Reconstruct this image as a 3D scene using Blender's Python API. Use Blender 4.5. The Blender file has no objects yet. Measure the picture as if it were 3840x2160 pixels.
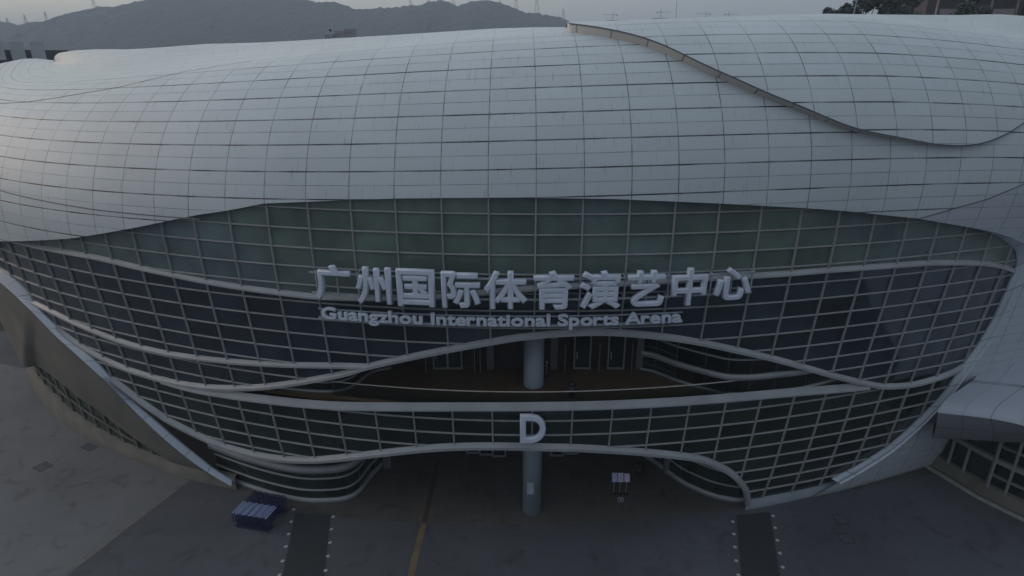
import bpy, bmesh, math, random
import numpy as np
from mathutils import Vector, Matrix
random.seed(7); R = math.radians
SC = bpy.context.scene
COL = SC.collection

# ------------------------------------------------------------------ camera
cam = bpy.data.cameras.new("camera"); cam_o = bpy.data.objects.new("camera", cam); COL.objects.link(cam_o)
cam_o.location = (0, 0, 27.5); cam_o.rotation_euler = (math.pi/2 - 0.35996, 0, 0)
cam.sensor_width = 36; cam.lens = 21.5625; cam.clip_start = .5; cam.clip_end = 6000
SC.camera = cam_o

# ------------------------------------------------------------------ world, sun, exposure (dull dusk, thin overcast)
SUN_EL, SUN_AZ = 13.0, -80.0      # azimuth from +Y towards +X: behind the building, to the left
w = bpy.data.worlds.new("World"); SC.world = w; w.use_nodes = True
nt = w.node_tree; nt.nodes.clear()
out = nt.nodes.new("ShaderNodeOutputWorld"); bg = nt.nodes.new("ShaderNodeBackground")
sky = nt.nodes.new("ShaderNodeTexSky"); sky.sky_type = 'NISHITA'; sky.sun_disc = False
sky.sun_elevation = R(SUN_EL); sky.sun_rotation = R(SUN_AZ); sky.air_density = 1.4; sky.dust_density = 3.5; sky.ozone_density = 2.0
hsv = nt.nodes.new("ShaderNodeHueSaturation"); hsv.inputs['Saturation'].default_value = .38
tc = nt.nodes.new("ShaderNodeTexCoord"); sep = nt.nodes.new("ShaderNodeSeparateXYZ")
ramp = nt.nodes.new("ShaderNodeValToRGB")
ramp.color_ramp.elements[0].position = 0.05; ramp.color_ramp.elements[0].color = (2.35, 2.5, 2.58, 1)
ramp.color_ramp.elements[1].position = .9; ramp.color_ramp.elements[1].color = (4.9, 5.3, 5.65, 1)   # overcast: the zenith is brighter than the horizon
mx = nt.nodes.new("ShaderNodeMix"); mx.data_type = 'RGBA'; mx.inputs[0].default_value = .75
L = nt.links.new
L(sky.outputs[0], hsv.inputs['Color']); L(tc.outputs['Generated'], sep.inputs[0]); L(sep.outputs['Z'], ramp.inputs[0])
L(hsv.outputs[0], mx.inputs[6]); L(ramp.outputs[0], mx.inputs[7]); dt = nt.nodes.new("ShaderNodeVectorMath"); dt.operation = 'DOT_PRODUCT'; dt.inputs[1].default_value = (-.7, .7, 0)
az = nt.nodes.new("ShaderNodeValToRGB"); e_ = az.color_ramp.elements; e_[0].position = 0; e_[0].color = (.56, .60, .68, 1); e_[1].position = 1; e_[1].color = (1.92, 1.78, 1.54, 1)
for p_, c_ in ((.5, (.86, .90, .96, 1)), (.725, (1.05, 1.13, 1.22, 1))): q_ = e_.new(p_); q_.color = c_
mr_ = nt.nodes.new("ShaderNodeMapRange"); mr_.inputs['From Min'].default_value = -1; mr_.inputs['From Max'].default_value = 1
mu = nt.nodes.new("ShaderNodeMix"); mu.data_type = 'RGBA'; mu.blend_type = 'MULTIPLY'; mu.inputs[0].default_value = 1; mu.clamp_result = False
L(tc.outputs['Generated'], dt.inputs[0]); L(dt.outputs['Value'], mr_.inputs[0]); L(mr_.outputs[0], az.inputs[0]); L(mx.outputs[2], mu.inputs[6]); L(az.outputs[0], mu.inputs[7]); L(mu.outputs[2], bg.inputs[0])
bg.inputs[1].default_value = .15; L(bg.outputs[0], out.inputs[0])
sun = bpy.data.lights.new("sun", 'SUN'); sun.energy = .5; sun.angle = R(40); sun.color = (1, .60, .40)
so = bpy.data.objects.new("sun", sun); COL.objects.link(so)
so.rotation_euler = Vector((math.sin(R(SUN_AZ))*math.cos(R(SUN_EL)), math.cos(R(SUN_AZ))*math.cos(R(SUN_EL)), math.sin(R(SUN_EL)))).to_track_quat('Z', 'Y').to_euler()
SC.view_settings.view_transform = 'Standard'; SC.view_settings.look = 'None'; SC.view_settings.exposure = 0; SC.view_settings.gamma = 1
SC.cycles.volume_max_steps = 64; SC.cycles.max_bounces = 6; SC.cycles.volume_bounces = 0

# ------------------------------------------------------------------ materials
MATS = {}
def mat(name, col, rough=.6, metal=0, spec=.5, nscale=None, namp=.12, bump=0, coat=0):
    if name in MATS: return MATS[name]
    m = bpy.data.materials.new(name); m.use_nodes = True; t = m.node_tree; b = t.nodes['Principled BSDF']
    b.inputs['Base Color'].default_value = (*col, 1); b.inputs['Roughness'].default_value = rough
    b.inputs['Metallic'].default_value = metal; b.inputs['Specular IOR Level'].default_value = spec
    b.inputs['Coat Weight'].default_value = coat
    if nscale:
        c = t.nodes.new("ShaderNodeTexCoord"); n = t.nodes.new("ShaderNodeTexNoise"); n.inputs['Scale'].default_value = nscale; n.inputs['Detail'].default_value = 6
        r = t.nodes.new("ShaderNodeMapRange"); r.inputs['From Min'].default_value = .3; r.inputs['From Max'].default_value = .7
        r.inputs['To Min'].default_value = 1-namp; r.inputs['To Max'].default_value = 1+namp
        v = t.nodes.new("ShaderNodeVectorMath"); v.operation = 'SCALE'; v.inputs[0].default_value = col
        t.links.new(c.outputs['Object'], n.inputs['Vector']); t.links.new(n.outputs[0], r.inputs[0]); t.links.new(r.outputs[0], v.inputs['Scale']); t.links.new(v.outputs[0], b.inputs['Base Color'])
        if bump:
            bp = t.nodes.new("ShaderNodeBump"); bp.inputs['Strength'].default_value = bump; bp.inputs['Distance'].default_value = .02
            t.links.new(n.outputs[0], bp.inputs['Height']); t.links.new(bp.outputs[0], b.inputs['Normal'])
    MATS[name] = m; return m

def panel_mat(name, col, rough=.36, thin=1.0, strong_odd=True, var=.05, stains=.5, lw=(.011, .03, .055)):
    """cladding panels: UV = (bay, course); dark open joints, tone differing from panel to panel, rain streaks"""
    m = bpy.data.materials.new(name); m.use_nodes = True; t = m.node_tree; b = t.nodes['Principled BSDF']; N = t.nodes.new; K = t.links.new
    uv = N("ShaderNodeUVMap"); sp = N("ShaderNodeSeparateXYZ"); K(uv.outputs[0], sp.inputs[0])
    def math_(op, a, bb=None, clamp=False):
        n = N("ShaderNodeMath"); n.operation = op; n.use_clamp = clamp
        for k, v in enumerate((a, bb)):
            if v is None: continue
            if isinstance(v, (int, float)): n.inputs[k].default_value = v
            else: K(v, n.inputs[k])
        return n.outputs[0]
    def linedist(src, per=1.0):   # distance to nearest multiple of per
        s = math_('DIVIDE', src, per); r = math_('ROUND', s); d = math_('SUBTRACT', s, r); return math_('MULTIPLY', math_('ABSOLUTE', d), per)
    def line(dist, wd):
        mr = N("ShaderNodeMapRange"); K(dist, mr.inputs[0]); mr.inputs['From Min'].default_value = wd*.55; mr.inputs['From Max'].default_value = wd*1.25
        mr.inputs['To Min'].default_value = 1; mr.inputs['To Max'].default_value = 0; return mr.outputs[0]
    u, v = sp.outputs[0], sp.outputs[1]
    du = linedist(u); dv = linedist(v); ds = linedist(math_('ADD', v, 1.0), 2.0)
    l1 = math_('MULTIPLY', line(du, lw[0]), .8); l2 = math_('MULTIPLY', line(dv, lw[1]), .55); l3 = line(ds, lw[2]) if strong_odd else l2
    # joints fade a little here and there where sealant is clean
    jn = N("ShaderNodeTexNoise"); jn.inputs['Scale'].default_value = .9; K(uv.outputs[0], jn.inputs['Vector'])
    jm = N("ShaderNodeMapRange"); K(jn.outputs[0], jm.inputs[0]); jm.inputs['From Min'].default_value = .35; jm.inputs['From Max'].default_value = .6; jm.inputs['To Min'].default_value = .45; jm.inputs['To Max'].default_value = 1
    ln = math_('MAXIMUM', math_('MAXIMUM', l1, l2), l3); ln = math_('MULTIPLY', ln, jm.outputs[0])
    hf = N("ShaderNodeMapRange"); K(v, hf.inputs[0]); hf.inputs['From Min'].default_value = 8; hf.inputs['From Max'].default_value = 12; hf.inputs['To Min'].default_value = 1; hf.inputs['To Max'].default_value = .35; ln = math_('MULTIPLY', ln, hf.outputs[0])
    # per panel tone
    fu = math_('FLOOR', u); fv = math_('FLOOR', v); cb = N("ShaderNodeCombineXYZ"); K(fu, cb.inputs[0]); K(fv, cb.inputs[1])
    wn = N("ShaderNodeTexWhiteNoise"); wn.noise_dimensions = '2D'; K(cb.outputs[0], wn.inputs['Vector'])
    tone = math_('ADD', math_('MULTIPLY', wn.outputs[0], var), 1-var*.5)
    geo = N("ShaderNodeTexCoord")
    big = N("ShaderNodeTexNoise"); big.inputs['Scale'].default_value = .16; big.inputs['Detail'].default_value = 5; K(geo.outputs['Object'], big.inputs['Vector'])
    tone = math_('MULTIPLY', tone, math_('ADD', math_('MULTIPLY', big.outputs[0], .22), .89))
    # streaks running down from joints
    mp = N("ShaderNodeMapping"); K(uv.outputs[0], mp.inputs[0]); mp.inputs['Scale'].default_value = (22, .55, 1)
    stn = N("ShaderNodeTexNoise"); stn.inputs['Scale'].default_value = 1; stn.inputs['Detail'].default_value = 3; K(mp.outputs[0], stn.inputs['Vector'])
    sm = N("ShaderNodeMapRange"); K(stn.outputs[0], sm.inputs[0]); sm.inputs['From Min'].default_value = .62; sm.inputs['From Max'].default_value = .8; sm.inputs['To Min'].default_value = 0; sm.inputs['To Max'].default_value = stains
    dirt = math_('SUBTRACT', 1.0, math_('MULTIPLY', sm.outputs[0], .6)); tone = math_('MULTIPLY', tone, dirt)
    vm = N("ShaderNodeVectorMath"); vm.operation = 'SCALE'; vm.inputs[0].default_value = col; K(tone, vm.inputs['Scale'])
    mixc = N("ShaderNodeMix"); mixc.data_type = 'RGBA'; K(ln, mixc.inputs[0]); K(vm.outputs[0], mixc.inputs[6]); mixc.inputs[7].default_value = (.012, .014, .018, 1)
    K(mixc.outputs[2], b.inputs['Base Color'])
    # slight dishing of each sheet and groove
    bp = N("ShaderNodeBump"); bp.inputs['Strength'].default_value = .5; bp.inputs['Distance'].default_value = .03
    hh = math_('SUBTRACT', math_('MULTIPLY', wn.outputs[0], 0), ln); K(hh, bp.inputs['Height'])
    K(bp.outputs[0], b.inputs['Normal'])
    b.inputs['Roughness'].default_value = rough; b.inputs['Specular IOR Level'].default_value = .5
    MATS[name] = m; return m

def glass_mat(name, col, rough=.04, var=.5, tilt=.03, spec=.5, col2=None):
    """facade glass: UV = (bay, course); every pane sits at a slightly different angle and tone"""
    m = bpy.data.materials.new(name); m.use_nodes = True; t = m.node_tree; b = t.nodes['Principled BSDF']; N = t.nodes.new; K = t.links.new
    uv = N("ShaderNodeUVMap"); fl = N("ShaderNodeVectorMath"); fl.operation = 'FLOOR'; K(uv.outputs[0], fl.inputs[0])
    wn = N("ShaderNodeTexWhiteNoise"); wn.noise_dimensions = '3D'; K(fl.outputs[0], wn.inputs['Vector'])
    mr = N("ShaderNodeMapRange"); K(wn.outputs['Value'], mr.inputs[0]); mr.inputs['To Min'].default_value = 1-var; mr.inputs['To Max'].default_value = 1+var
    # soft cloudy tone variation in the glass colour
    tcg = N("ShaderNodeTexCoord"); ns = N("ShaderNodeTexNoise"); ns.inputs['Scale'].default_value = .5; ns.inputs['Detail'].default_value = 2; K(tcg.outputs['Object'], ns.inputs['Vector'])
    nm = N("ShaderNodeMapRange"); K(ns.outputs[0], nm.inputs[0]); nm.inputs['From Min'].default_value = .35; nm.inputs['From Max'].default_value = .65; nm.inputs['To Min'].default_value = .82; nm.inputs['To Max'].default_value = 1.18
    ml = N("ShaderNodeMath"); ml.operation = 'MULTIPLY'; K(mr.outputs[0], ml.inputs[0]); K(nm.outputs[0], ml.inputs[1])
    vm = N("ShaderNodeVectorMath"); vm.operation = 'SCALE'; vm.inputs[0].default_value = col; K(ml.outputs[0], vm.inputs['Scale']); K(vm.outputs[0], b.inputs['Base Color'])
    if col2:
        n3 = N("ShaderNodeTexNoise"); n3.inputs['Scale'].default_value = .11; n3.inputs['Detail'].default_value = 3; K(tcg.outputs['Object'], n3.inputs['Vector'])
        r3 = N("ShaderNodeMapRange"); K(n3.outputs[0], r3.inputs[0]); r3.inputs['From Min'].default_value = .42; r3.inputs['From Max'].default_value = .6
        m3 = N("ShaderNodeMix"); m3.data_type = 'RGBA'; K(r3.outputs[0], m3.inputs[0]); m3.inputs[6].default_value = (*col, 1); m3.inputs[7].default_value = (*col2, 1); K(m3.outputs[2], vm.inputs[0])
    ge = N("ShaderNodeNewGeometry"); sb = N("ShaderNodeVectorMath"); sb.operation = 'SUBTRACT'; K(wn.outputs['Color'], sb.inputs[0]); sb.inputs[1].default_value = (.5, .5, .5)
    sc = N("ShaderNodeVectorMath"); sc.operation = 'SCALE'; K(sb.outputs[0], sc.inputs[0]); sc.inputs['Scale'].default_value = tilt
    ad = N("ShaderNodeVectorMath"); ad.operation = 'ADD'; K(ge.outputs['Normal'], ad.inputs[0]); K(sc.outputs[0], ad.inputs[1])
    no = N("ShaderNodeVectorMath"); no.operation = 'NORMALIZE'; K(ad.outputs[0], no.inputs[0]); K(no.outputs[0], b.inputs['Normal'])
    b.inputs['Roughness'].default_value = rough; b.inputs['Specular IOR Level'].default_value = spec; b.inputs['IOR'].default_value = 1.5
    MATS[name] = m; return m

def clear_glass(name, alpha=.35):
    m = bpy.data.materials.new(name); m.use_nodes = True; t = m.node_tree; t.nodes.clear(); N = t.nodes.new; K = t.links.new
    o = N("ShaderNodeOutputMaterial"); g = N("ShaderNodeBsdfGlossy"); g.inputs['Roughness'].default_value = .03; g.inputs['Color'].default_value = (.8, .9, .95, 1)
    tr = N("ShaderNodeBsdfTransparent"); tr.inputs['Color'].default_value = (.55, .66, .64, 1)
    lw = N("ShaderNodeLayerWeight"); lw.inputs['Blend'].default_value = .25; mx = N("ShaderNodeMixShader")
    K(lw.outputs['Fresnel'], mx.inputs[0]); K(tr.outputs[0], mx.inputs[1]); K(g.outputs[0], mx.inputs[2]); K(mx.outputs[0], o.inputs[0])
    MATS[name] = m; return m

panel_mat('roof_panels', (.50, .545, .565), rough=.5, var=.07, stains=.8)
panel_mat('side_panels', (.42, .46, .50), rough=.5, strong_odd=False, lw=(.012, .028, .03))
panel_mat('annex_panels', (.33, .36, .42), rough=.35, strong_odd=False, lw=(.014, .02, .02), stains=.2)
panel_mat('fascia_panels', (.56, .53, .50), rough=.5, strong_odd=False, lw=(.02, .0, .0), stains=.3)
panel_mat('trim_panels', (.42, .47, .54), rough=.45, strong_odd=False, lw=(.018, .0, .0), stains=.3)
FRAME = mat('frame_metal', (.29, .30, .305), .42, 0, .5, 1.5, .12)
LEDGE = mat('ledge_metal', (.29, .305, .32), .42, 0, .5, .7, .12)
GREEN = glass_mat('green_reflection_glass', (.105, .145, .155), .08, .16, .02, col2=(.112, .150, .128))  # greenish reflection of trees and sky put into the base colour
BLUE = glass_mat('blue_tinted_glass', (.020, .031, .046), .05, .35, .03, col2=(.028, .042, .054))
DARK = glass_mat('dark_glass', (.013, .020, .021), .05, .4, .03, col2=(.017, .030, .025))
CLEAR = clear_glass('clear_glass')
CONC = mat('painted_concrete', (.135, .13, .115), .75, 0, .3, .35, .16, .1)
CONCB = mat('plinth_concrete', (.135, .13, .112), .8, 0, .3, .8, .2, .1)
COLUMN = mat('column_paint', (.26, .31, .36), .4, 0, .5, .4, .15)
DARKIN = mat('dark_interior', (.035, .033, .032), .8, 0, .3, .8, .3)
FLOOR2 = mat('upper_floor_tiles', (.12, .08, .045), .35, 0, .5, 1.2, .2)
SIGN = mat('sign_face', (.55, .60, .70), .5, 0, .4, 1.2, .08)
STEEL = mat('galvanised_steel', (.36, .40, .45), .45, .3, .5, 4, .15)
DOORF = mat('door_frame', (.16, .165, .165), .5)
BLACKP = mat('black_plastic', (.008, .008, .009), .5)
RAILW = mat('pale_rail', (.55, .52, .46), .4)

# ------------------------------------------------------------------ object helpers
def tag(o, label=None, cat=None, group=None, kind=None):
    if label: o['label'] = label
    if cat: o['category'] = cat
    if group: o['group'] = group
    if kind: o['kind'] = kind
    return o
def empty(name, loc=(0, 0, 0), rz=0, **k):
    o = bpy.data.objects.new(name, None); COL.objects.link(o); o.location = loc; o.rotation_euler = (0, 0, rz); o.empty_display_size = .3
    return tag(o, **k)
class MB:
    """collects vertices and faces (with uv) of one mesh"""
    def __init__(s): s.v = []; s.f = []; s.uv = []; s.sm = []
    def quad(s, pts, uvs=None, smooth=False):
        n = len(s.v); s.v += [tuple(p) for p in pts]; s.f.append(tuple(range(n, n+len(pts)))); s.uv.append(uvs or [(0, 0)]*len(pts)); s.sm.append(smooth)
    def grid(s, P, UV=None, smooth=True, flip=False):
        P = np.asarray(P); a, b = P.shape[:2]; n = len(s.v); s.v += [tuple(map(float, p)) for p in P.reshape(-1, 3)]
        for i in range(a-1):
            for j in range(b-1):
                q = [(i, j), (i+1, j), (i+1, j+1), (i, j+1)]
                if flip: q = q[::-1]
                s.f.append(tuple(n+x*b+y for x, y in q)); s.uv.append([tuple(UV[x][y]) for x, y in q] if UV is not None else [(0, 0)]*4); s.sm.append(smooth)
    def box(s, c, sz, rz=0, tilt=None):
        M = Matrix.Rotation(rz, 3, 'Z') if tilt is None else tilt
        c = Vector(c); h = Vector(sz)/2; n = len(s.v)
        for x in (-1, 1):
            for y in (-1, 1):
                for z in (-1, 1): s.v.append(tuple(c + M @ Vector((x*h.x, y*h.y, z*h.z))))
        for f in ((0, 1, 3, 2), (4, 6, 7, 5), (0, 4, 5, 1), (2, 3, 7, 6), (0, 2, 6, 4), (1, 5, 7, 3)): s.f.append(tuple(n+k for k in f)); s.uv.append([(0, 0)]*4); s.sm.append(False)
    def bar(s, a, b, wd, ht=None, up=(0, 0, 1)):
        a, b = Vector(a), Vector(b); d = b-a; l = d.length
        if l < 1e-5: return
        d.normalize(); x = d.cross(Vector(up)); x = x.normalized() if x.length > 1e-3 else Vector((1, 0, 0)); z = x.cross(d)
        s.box((a+b)/2, (wd, l, ht or wd), tilt=Matrix((x, d, z)).transposed())
    def sweep(s, pts, sec_fn, n, uvs=None, smooth=False, cap=True):
        """sec_fn(k)-> list of n corner points at station k"""
        base = len(s.v)
        for k in range(len(pts)): s.v += [tuple(map(float, p)) for p in sec_fn(k)]
        for k in range(len(pts)-1):
            for a in range(n):
                b = (a+1) % n; s.f.append((base+k*n+a, base+k*n+b, base+(k+1)*n+b, base+(k+1)*n+a))
                uu = (uvs[k], uvs[k], uvs[k+1], uvs[k+1]) if uvs else (0, 0, 0, 0); s.uv.append([(q, .5) for q in uu]); s.sm.append(smooth)
        if cap:
            s.f.append(tuple(base+a for a in range(n))[::-1]); s.uv.append([(0, .5)]*n); s.sm.append(False)
            e = base+(len(pts)-1)*n; s.f.append(tuple(e+a for a in range(n))); s.uv.append([(0, .5)]*n); s.sm.append(False)
    def cyl(s, a, b, r0, r1=None, n=12, cap=True):
        r1 = r0 if r1 is None else r1; a, b = Vector(a), Vector(b); d = (b-a).normalized(); x = d.orthogonal().normalized(); y = d.cross(x); base = len(s.v)
        for p, r in ((a, r0), (b, r1)):
            for k in range(n): t = 2*math.pi*k/n; s.v.append(tuple(p + x*math.cos(t)*r + y*math.sin(t)*r))
        for k in range(n): s.f.append((base+k, base+(k+1) % n, base+n+(k+1) % n, base+n+k)); s.uv.append([(0, 0)]*4); s.sm.append(True)
        if cap:
            s.f.append(tuple(base+k for k in range(n))[::-1]); s.f.append(tuple(base+n+k for k in range(n))); s.uv += [[(0, 0)]*n]*2; s.sm += [False]*2
    def build(s, name, m, parent=None, **k):
        me = bpy.data.meshes.new(name); me.from_pydata(s.v, [], s.f); me.materials.append(m if not isinstance(m, str) else MATS[m])
        ul = me.uv_layers.new(name='UVMap'); flat = [c for f in s.uv for uvp in f for c in uvp]; ul.data.foreach_set('uv', flat)
        me.polygons.foreach_set('use_smooth', s.sm); me.validate(); me.update()
        o = bpy.data.objects.new(name, me); COL.objects.link(o)
        if parent: o.parent = parent; o.matrix_parent_inverse = Matrix.Identity(4)
        return tag(o, **k)
def copy_tree(o, parent=None):
    c = o.copy(); COL.objects.link(c); c.parent = parent
    for ch in list(o.children): copy_tree(ch, c)
    return c

# ------------------------------------------------------------------ the arena's geometry: bays (i) of 2.25 m round the plan, courses (j) down the glass, courses (r) up the roof
W = 2.25
X_ = [1.1344736391934496, 28.69232328650652, 0.006771851527574308, 0.017740448016025926, -0.0001180582163976926, -2.1557418916138348e-05, 1.3865218267484472e-08, 1.638314503728656e-08,
 0.05964087692377458, 0.17824677906049244, -0.30043673717701297, 0.17128186571480553, 0.0072034027286876955, 0.00494504650932236, -0.01878397302095806, 0.9898073062675565, -11.078850029803768, 1.0154619080237774, -0.14134554790632733, -0.13884893403811546,
 -0.27879170062767417, 0.41954534114830194, 0.2393980691632744, -4.250627966357338, 0.6603457283350033, -0.4240415478295847, 0.352699243675607, 0.38418830088270733, 0.014730863447241614, 0.021877121165405838, -0.12248164913621651, 0.014063632064801546, 0.6679257062253685, -0.006022029121005248, 0.02493837251347507, 0.07449270198815536, -0.3257922744887013]
_t = np.linspace(-70, 60, 3001)
_k = X_[3]+X_[4]*_t+X_[5]*_t**2+X_[6]*_t**3+X_[7]*_t**4
_k = np.where(_t < -38, .015, np.where(_t > 33, .012, _k))
_dt = _t[1]-_t[0]
def _cum(a): return np.concatenate([[0], np.cumsum((a[1:]+a[:-1])/2*_dt)])
_th = _cum(_k); _th += X_[2]-np.interp(0, _t, _th)
_x = _cum(np.cos(_th)); _x += X_[0]-np.interp(0, _t, _x)
_y = _cum(np.sin(_th)); _y += X_[1]-np.interp(0, _t, _y)
def plan(s): return np.interp(s, _t, _x), np.interp(s, _t, _y), np.interp(s, _t, _th)
_NQ = np.linspace(0, 1, 21)[:, None]
def glass(i, j, off=0.0):
    i = np.atleast_1d(np.asarray(i, float)); j = np.atleast_1d(np.asarray(j, float)); i, j = np.broadcast_arrays(i, j)
    s = i*W; sn = s/25; X, Y, th = plan(s)
    a0, a1, a2, a3, b1, b2, c1, h, z4, hu, zs, zs2 = X_[8:20]
    v = (j-4.)/10; q = _NQ*v.reshape(1, -1); snr = sn.reshape(1, -1)
    b = a0+a1*q+a2*q*q+a3*q**3+(b1*snr+b2*snr*snr)+c1*snr*q
    dq = q[1:]-q[:-1]; f = np.sum((np.sin(b)[1:]+np.sin(b)[:-1])/2*dq, 0).reshape(i.shape); c = np.sum((np.cos(b)[1:]+np.cos(b)[:-1])/2*dq, 0).reshape(i.shape)
    hh = np.where(j < 4, hu, h)*10; dn = f*hh - off; dz = c*hh
    nx, ny = np.sin(th), -np.cos(th)
    return np.stack([X-nx*dn, Y-ny*dn, z4-dz+zs*sn+zs2*sn*sn+27.5], -1)
def gp(i, j, off=0.0): return Vector(glass(i, j, off)[0])
def gframe(i, j):
    p = gp(i, j); u = (gp(i+.05, j)-gp(i-.05, j)).normalized(); d = (gp(i, j-.05)-gp(i, j+.05)).normalized()
    n = u.cross(d)   # outward
    if n.y > 0 and abs(i) < 14: n = -n
    return p, u, d, n.normalized()
BC = 1.43
def roof_line(i, r0, r1, step, off=0.0):
    """points up one roof meridian: returns (r list, Nx3)"""
    s = i*W; sn = s/25; X, Y, th = [float(q) for q in plan(s)]
    e0, e1, e2, z0, z1, z2, b0, b1, b2, b3, c1, c2, hp, d1, d2, e3, z3 = X_[20:37]
    e = e0+e1*sn+e2*sn**2+e3*sn**3; z = z0+z1*sn+z2*sn**2+z3*sn**3
    BC = float(np.interp(i, [-13, -2], [1.35, 1.43]))
    def beta(v):
        vv = max(v, -1.25); b = b0+b1*vv+b2*vv*vv+b3*vv**3+c1*sn+c2*sn**2+(d1*sn+d2*sn*sn)*vv
        if v < -1.25: k = math.exp((v+1.25)*1.2); b = b*k + (-.07)*(1-k)
        return min(b, BC)
    n = (math.sin(th), -math.cos(th)); m = (-.85*X, -Y); l = math.hypot(*m); m = (m[0]/l, m[1]/l)
    fs = .05; rs = []; ps = []
    def wd(r):
        t = min(1, max(0, (r-8)/11)); t = t*t*(3-2*t); dx, dy = n[0]*(1-t)+m[0]*t, n[1]*(1-t)+m[1]*t; l = math.hypot(dx, dy); return dx/l, dy/l
    def walk(a, b, sg):
        x, y, zz = X+n[0]*e, Y+n[1]*e, z; r = 0.0; res = {0: (x, y, zz)}; k = 0
        while (r < b) if sg > 0 else (r > a):
            be = beta((r+sg*fs/2)/6); dx, dy = wd(r); st = sg*math.sin(be)*fs*hp
            x -= dx*st; y -= dy*st; zz += sg*math.cos(be)*fs*hp; r += sg*fs; k += sg; res[k] = (x, y, zz)
        return res
    tab = walk(0, max(r1, 0)+.1, 1); tab.update(walk(min(r0, 0)-.1, 0, -1))
    rr = [r0+(r1-r0)*q/max(1, math.ceil((r1-r0)/step)) for q in range(max(1, math.ceil((r1-r0)/step))+1)]
    for r in rr:
        k = r/fs; k0 = math.floor(k); t = k-k0; A = tab[k0]; B_ = tab.get(k0+1, A); x, y, zz = [A[q]*(1-t)+B_[q]*t for q in range(3)]
        be = beta(r/6); dx, dy = wd(r)
        ps.append((x+dx*off*math.cos(be), y+dy*off*math.cos(be), zz+off*math.sin(be)+27.5))
    return rr, np.array(ps)
def interp(tab, x): a = np.array(tab, float); return float(np.interp(x, a[:, 0], a[:, 1]))

ROOF_EDGE = [(-24, -12), (-20, -11.2), (-17.5, -10.1), (-15.786, -9.269), (-14.123, -8.402), (-12.048, -7.336), (-10.646, -6.411), (-9.533, -5.648), (-8.532, -4.918), (-7.685, -4.332), (-7.033, -4.008), (-6.003, -3.339), (-5.035, -3.169), (-4.171, -3.029), (-2.929, -2.897), (-1.731, -2.895), (-0.614, -2.939), (0.496, -3.062), (1.612, -3.224), (3.102, -3.602), (4.03, -3.854), (5.048, -4.168), (6.027, -4.465), (7.032, -4.835), (8.037, -5.276), (9.046, -5.705), (10.055, -6.282), (11.134, -6.889), (12.223, -7.739), (12.72, -8.313), (13.54, -9.296)]
JOINT_R = [(9.13, -5.8), (10, -5.15), (11.06, -4.335), (12.173, -3.1), (13.5, -1.6), (15, 0), (18, 3)]
R_END_A = [(-32, 8), (-30, 9.5), (-28, 11.5), (-26, 14.5), (-24, 18.5), (-23, 20.5), (-22, 22), (-21, 23.2), (-20, 23.7), (-19, 24.0), (-18, 24.2), (-17, 23.9), (-16, 23.6), (-15, 22.8), (-14, 21.9), (-13, 21.4), (-12, 21.4), (-11, 21.5), (-10, 21.5), (-9, 20.8), (-8, 20.1), (-7, 19.7), (-6, 19.4), (-5, 19.0), (-4, 18.6), (-3, 18.4), (-2, 18.3), (-1, 18.0), (0, 16.8), (1, 15.2), (2, 13.6), (3, 12.2), (19, 12)]
R_END_B = [(0, 13.4), (1, 12.8), (2, 12.3), (3, 12.2), (4, 12.2), (5, 12.3), (6, 12.6), (7, 13.2), (8, 14.2), (9, 15.9), (10, 18.1), (11, 20.7), (12, 23.9), (13, 27.5), (14, 30.8), (15, 32.5), (16, 35.0), (17, 38)]
B_EDGE = [(0.9, 12.0), (0.992, 11.768), (1.298, 11.133), (1.683, 10.456), (2.098, 9.732), (2.498, 8.952), (2.882, 8.16), (3.24, 7.081), (3.716, 5.968), (4.198, 5.093), (5.09, 3.508), (5.563, 2.949), (6.285, 1.872), (6.985, 1.032), (7.981, 0.48), (8.967, -0.005), (9.155, -0.109), (10.194, -0.159), (11.0, 0.411), (11.188, 0.627), (12.004, 1.803), (12.6, 3.1), (13.5, 5.6), (14.5, 8.4), (16.5, 12)]

def beyond(P, az=None):
    """the back of the shell: rolls over past the crest and comes down to the ground far behind"""
    d = Vector(P[-1])-Vector(P[-2]); d.z = 0; d.normalize(); q = Vector(P[-1]); o = []
    for dy, dz in ((1.2, .02), (2.5, -.15), (4.5, -.6), (8, -2), (14, -6), (22, -14), (26, -26.5)): o.append((q.x+d.x*dy, q.y+d.y*dy, max(.2, q.z+dz)))
    return o
def shell(i0, i1, rb, re, off_, step=.25, rstep=.5, back=True):
    n = int(round((i1-i0)/step)); cols = []; uvs = []; m = 0
    K = 70
    for k in range(n+1):
        i = i0+(i1-i0)*k/n; a, b = rb(i), re(i); off = off_(i) if callable(off_) else off_
        rr, P = roof_line(i, a, b, .25, off)
        t = np.linspace(0, 1, K); src = np.linspace(0, 1, len(rr)); P2 = np.stack([np.interp(t, src, P[:, c]) for c in range(3)], 1); r2 = a+(b-a)*t
        Q = list(map(tuple, P2)); rv = list(r2)
        if back:
            bb = beyond(P2); Q += bb; rv += [b+.49+.001*q for q in range(len(bb))]
            rv = [*r2]+[math.floor(b)+.5]*len(bb)
        cols.append(Q); uvs.append([(i, r) for r in rv])
    return np.array(cols), uvs

arena = empty('sports_arena', (0, 32, 0), label='huge sports arena with a bulging pale panel roof over a curved dark glass front', cat='arena')
# parent everything at identity: children carry world coordinates minus the arena's origin
AO = Vector((0, 32, 0))
def part(mb, name, m, parent=arena, **k):
    o = mb.build(name, m, parent, **k)
    o.matrix_parent_inverse = Matrix.Translation(-AO) if parent is arena else Matrix.Identity(4)
    return o

# main roof shell
mb = MB(); P, UV = shell(-31, 17.5, lambda i: interp(ROOF_EDGE, i) if i < 9.13 else interp(JOINT_R, i), lambda i: interp(R_END_A, i), 0)
mb.grid(P, UV, True)
roof = part(mb, 'roof', 'roof_panels')
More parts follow.
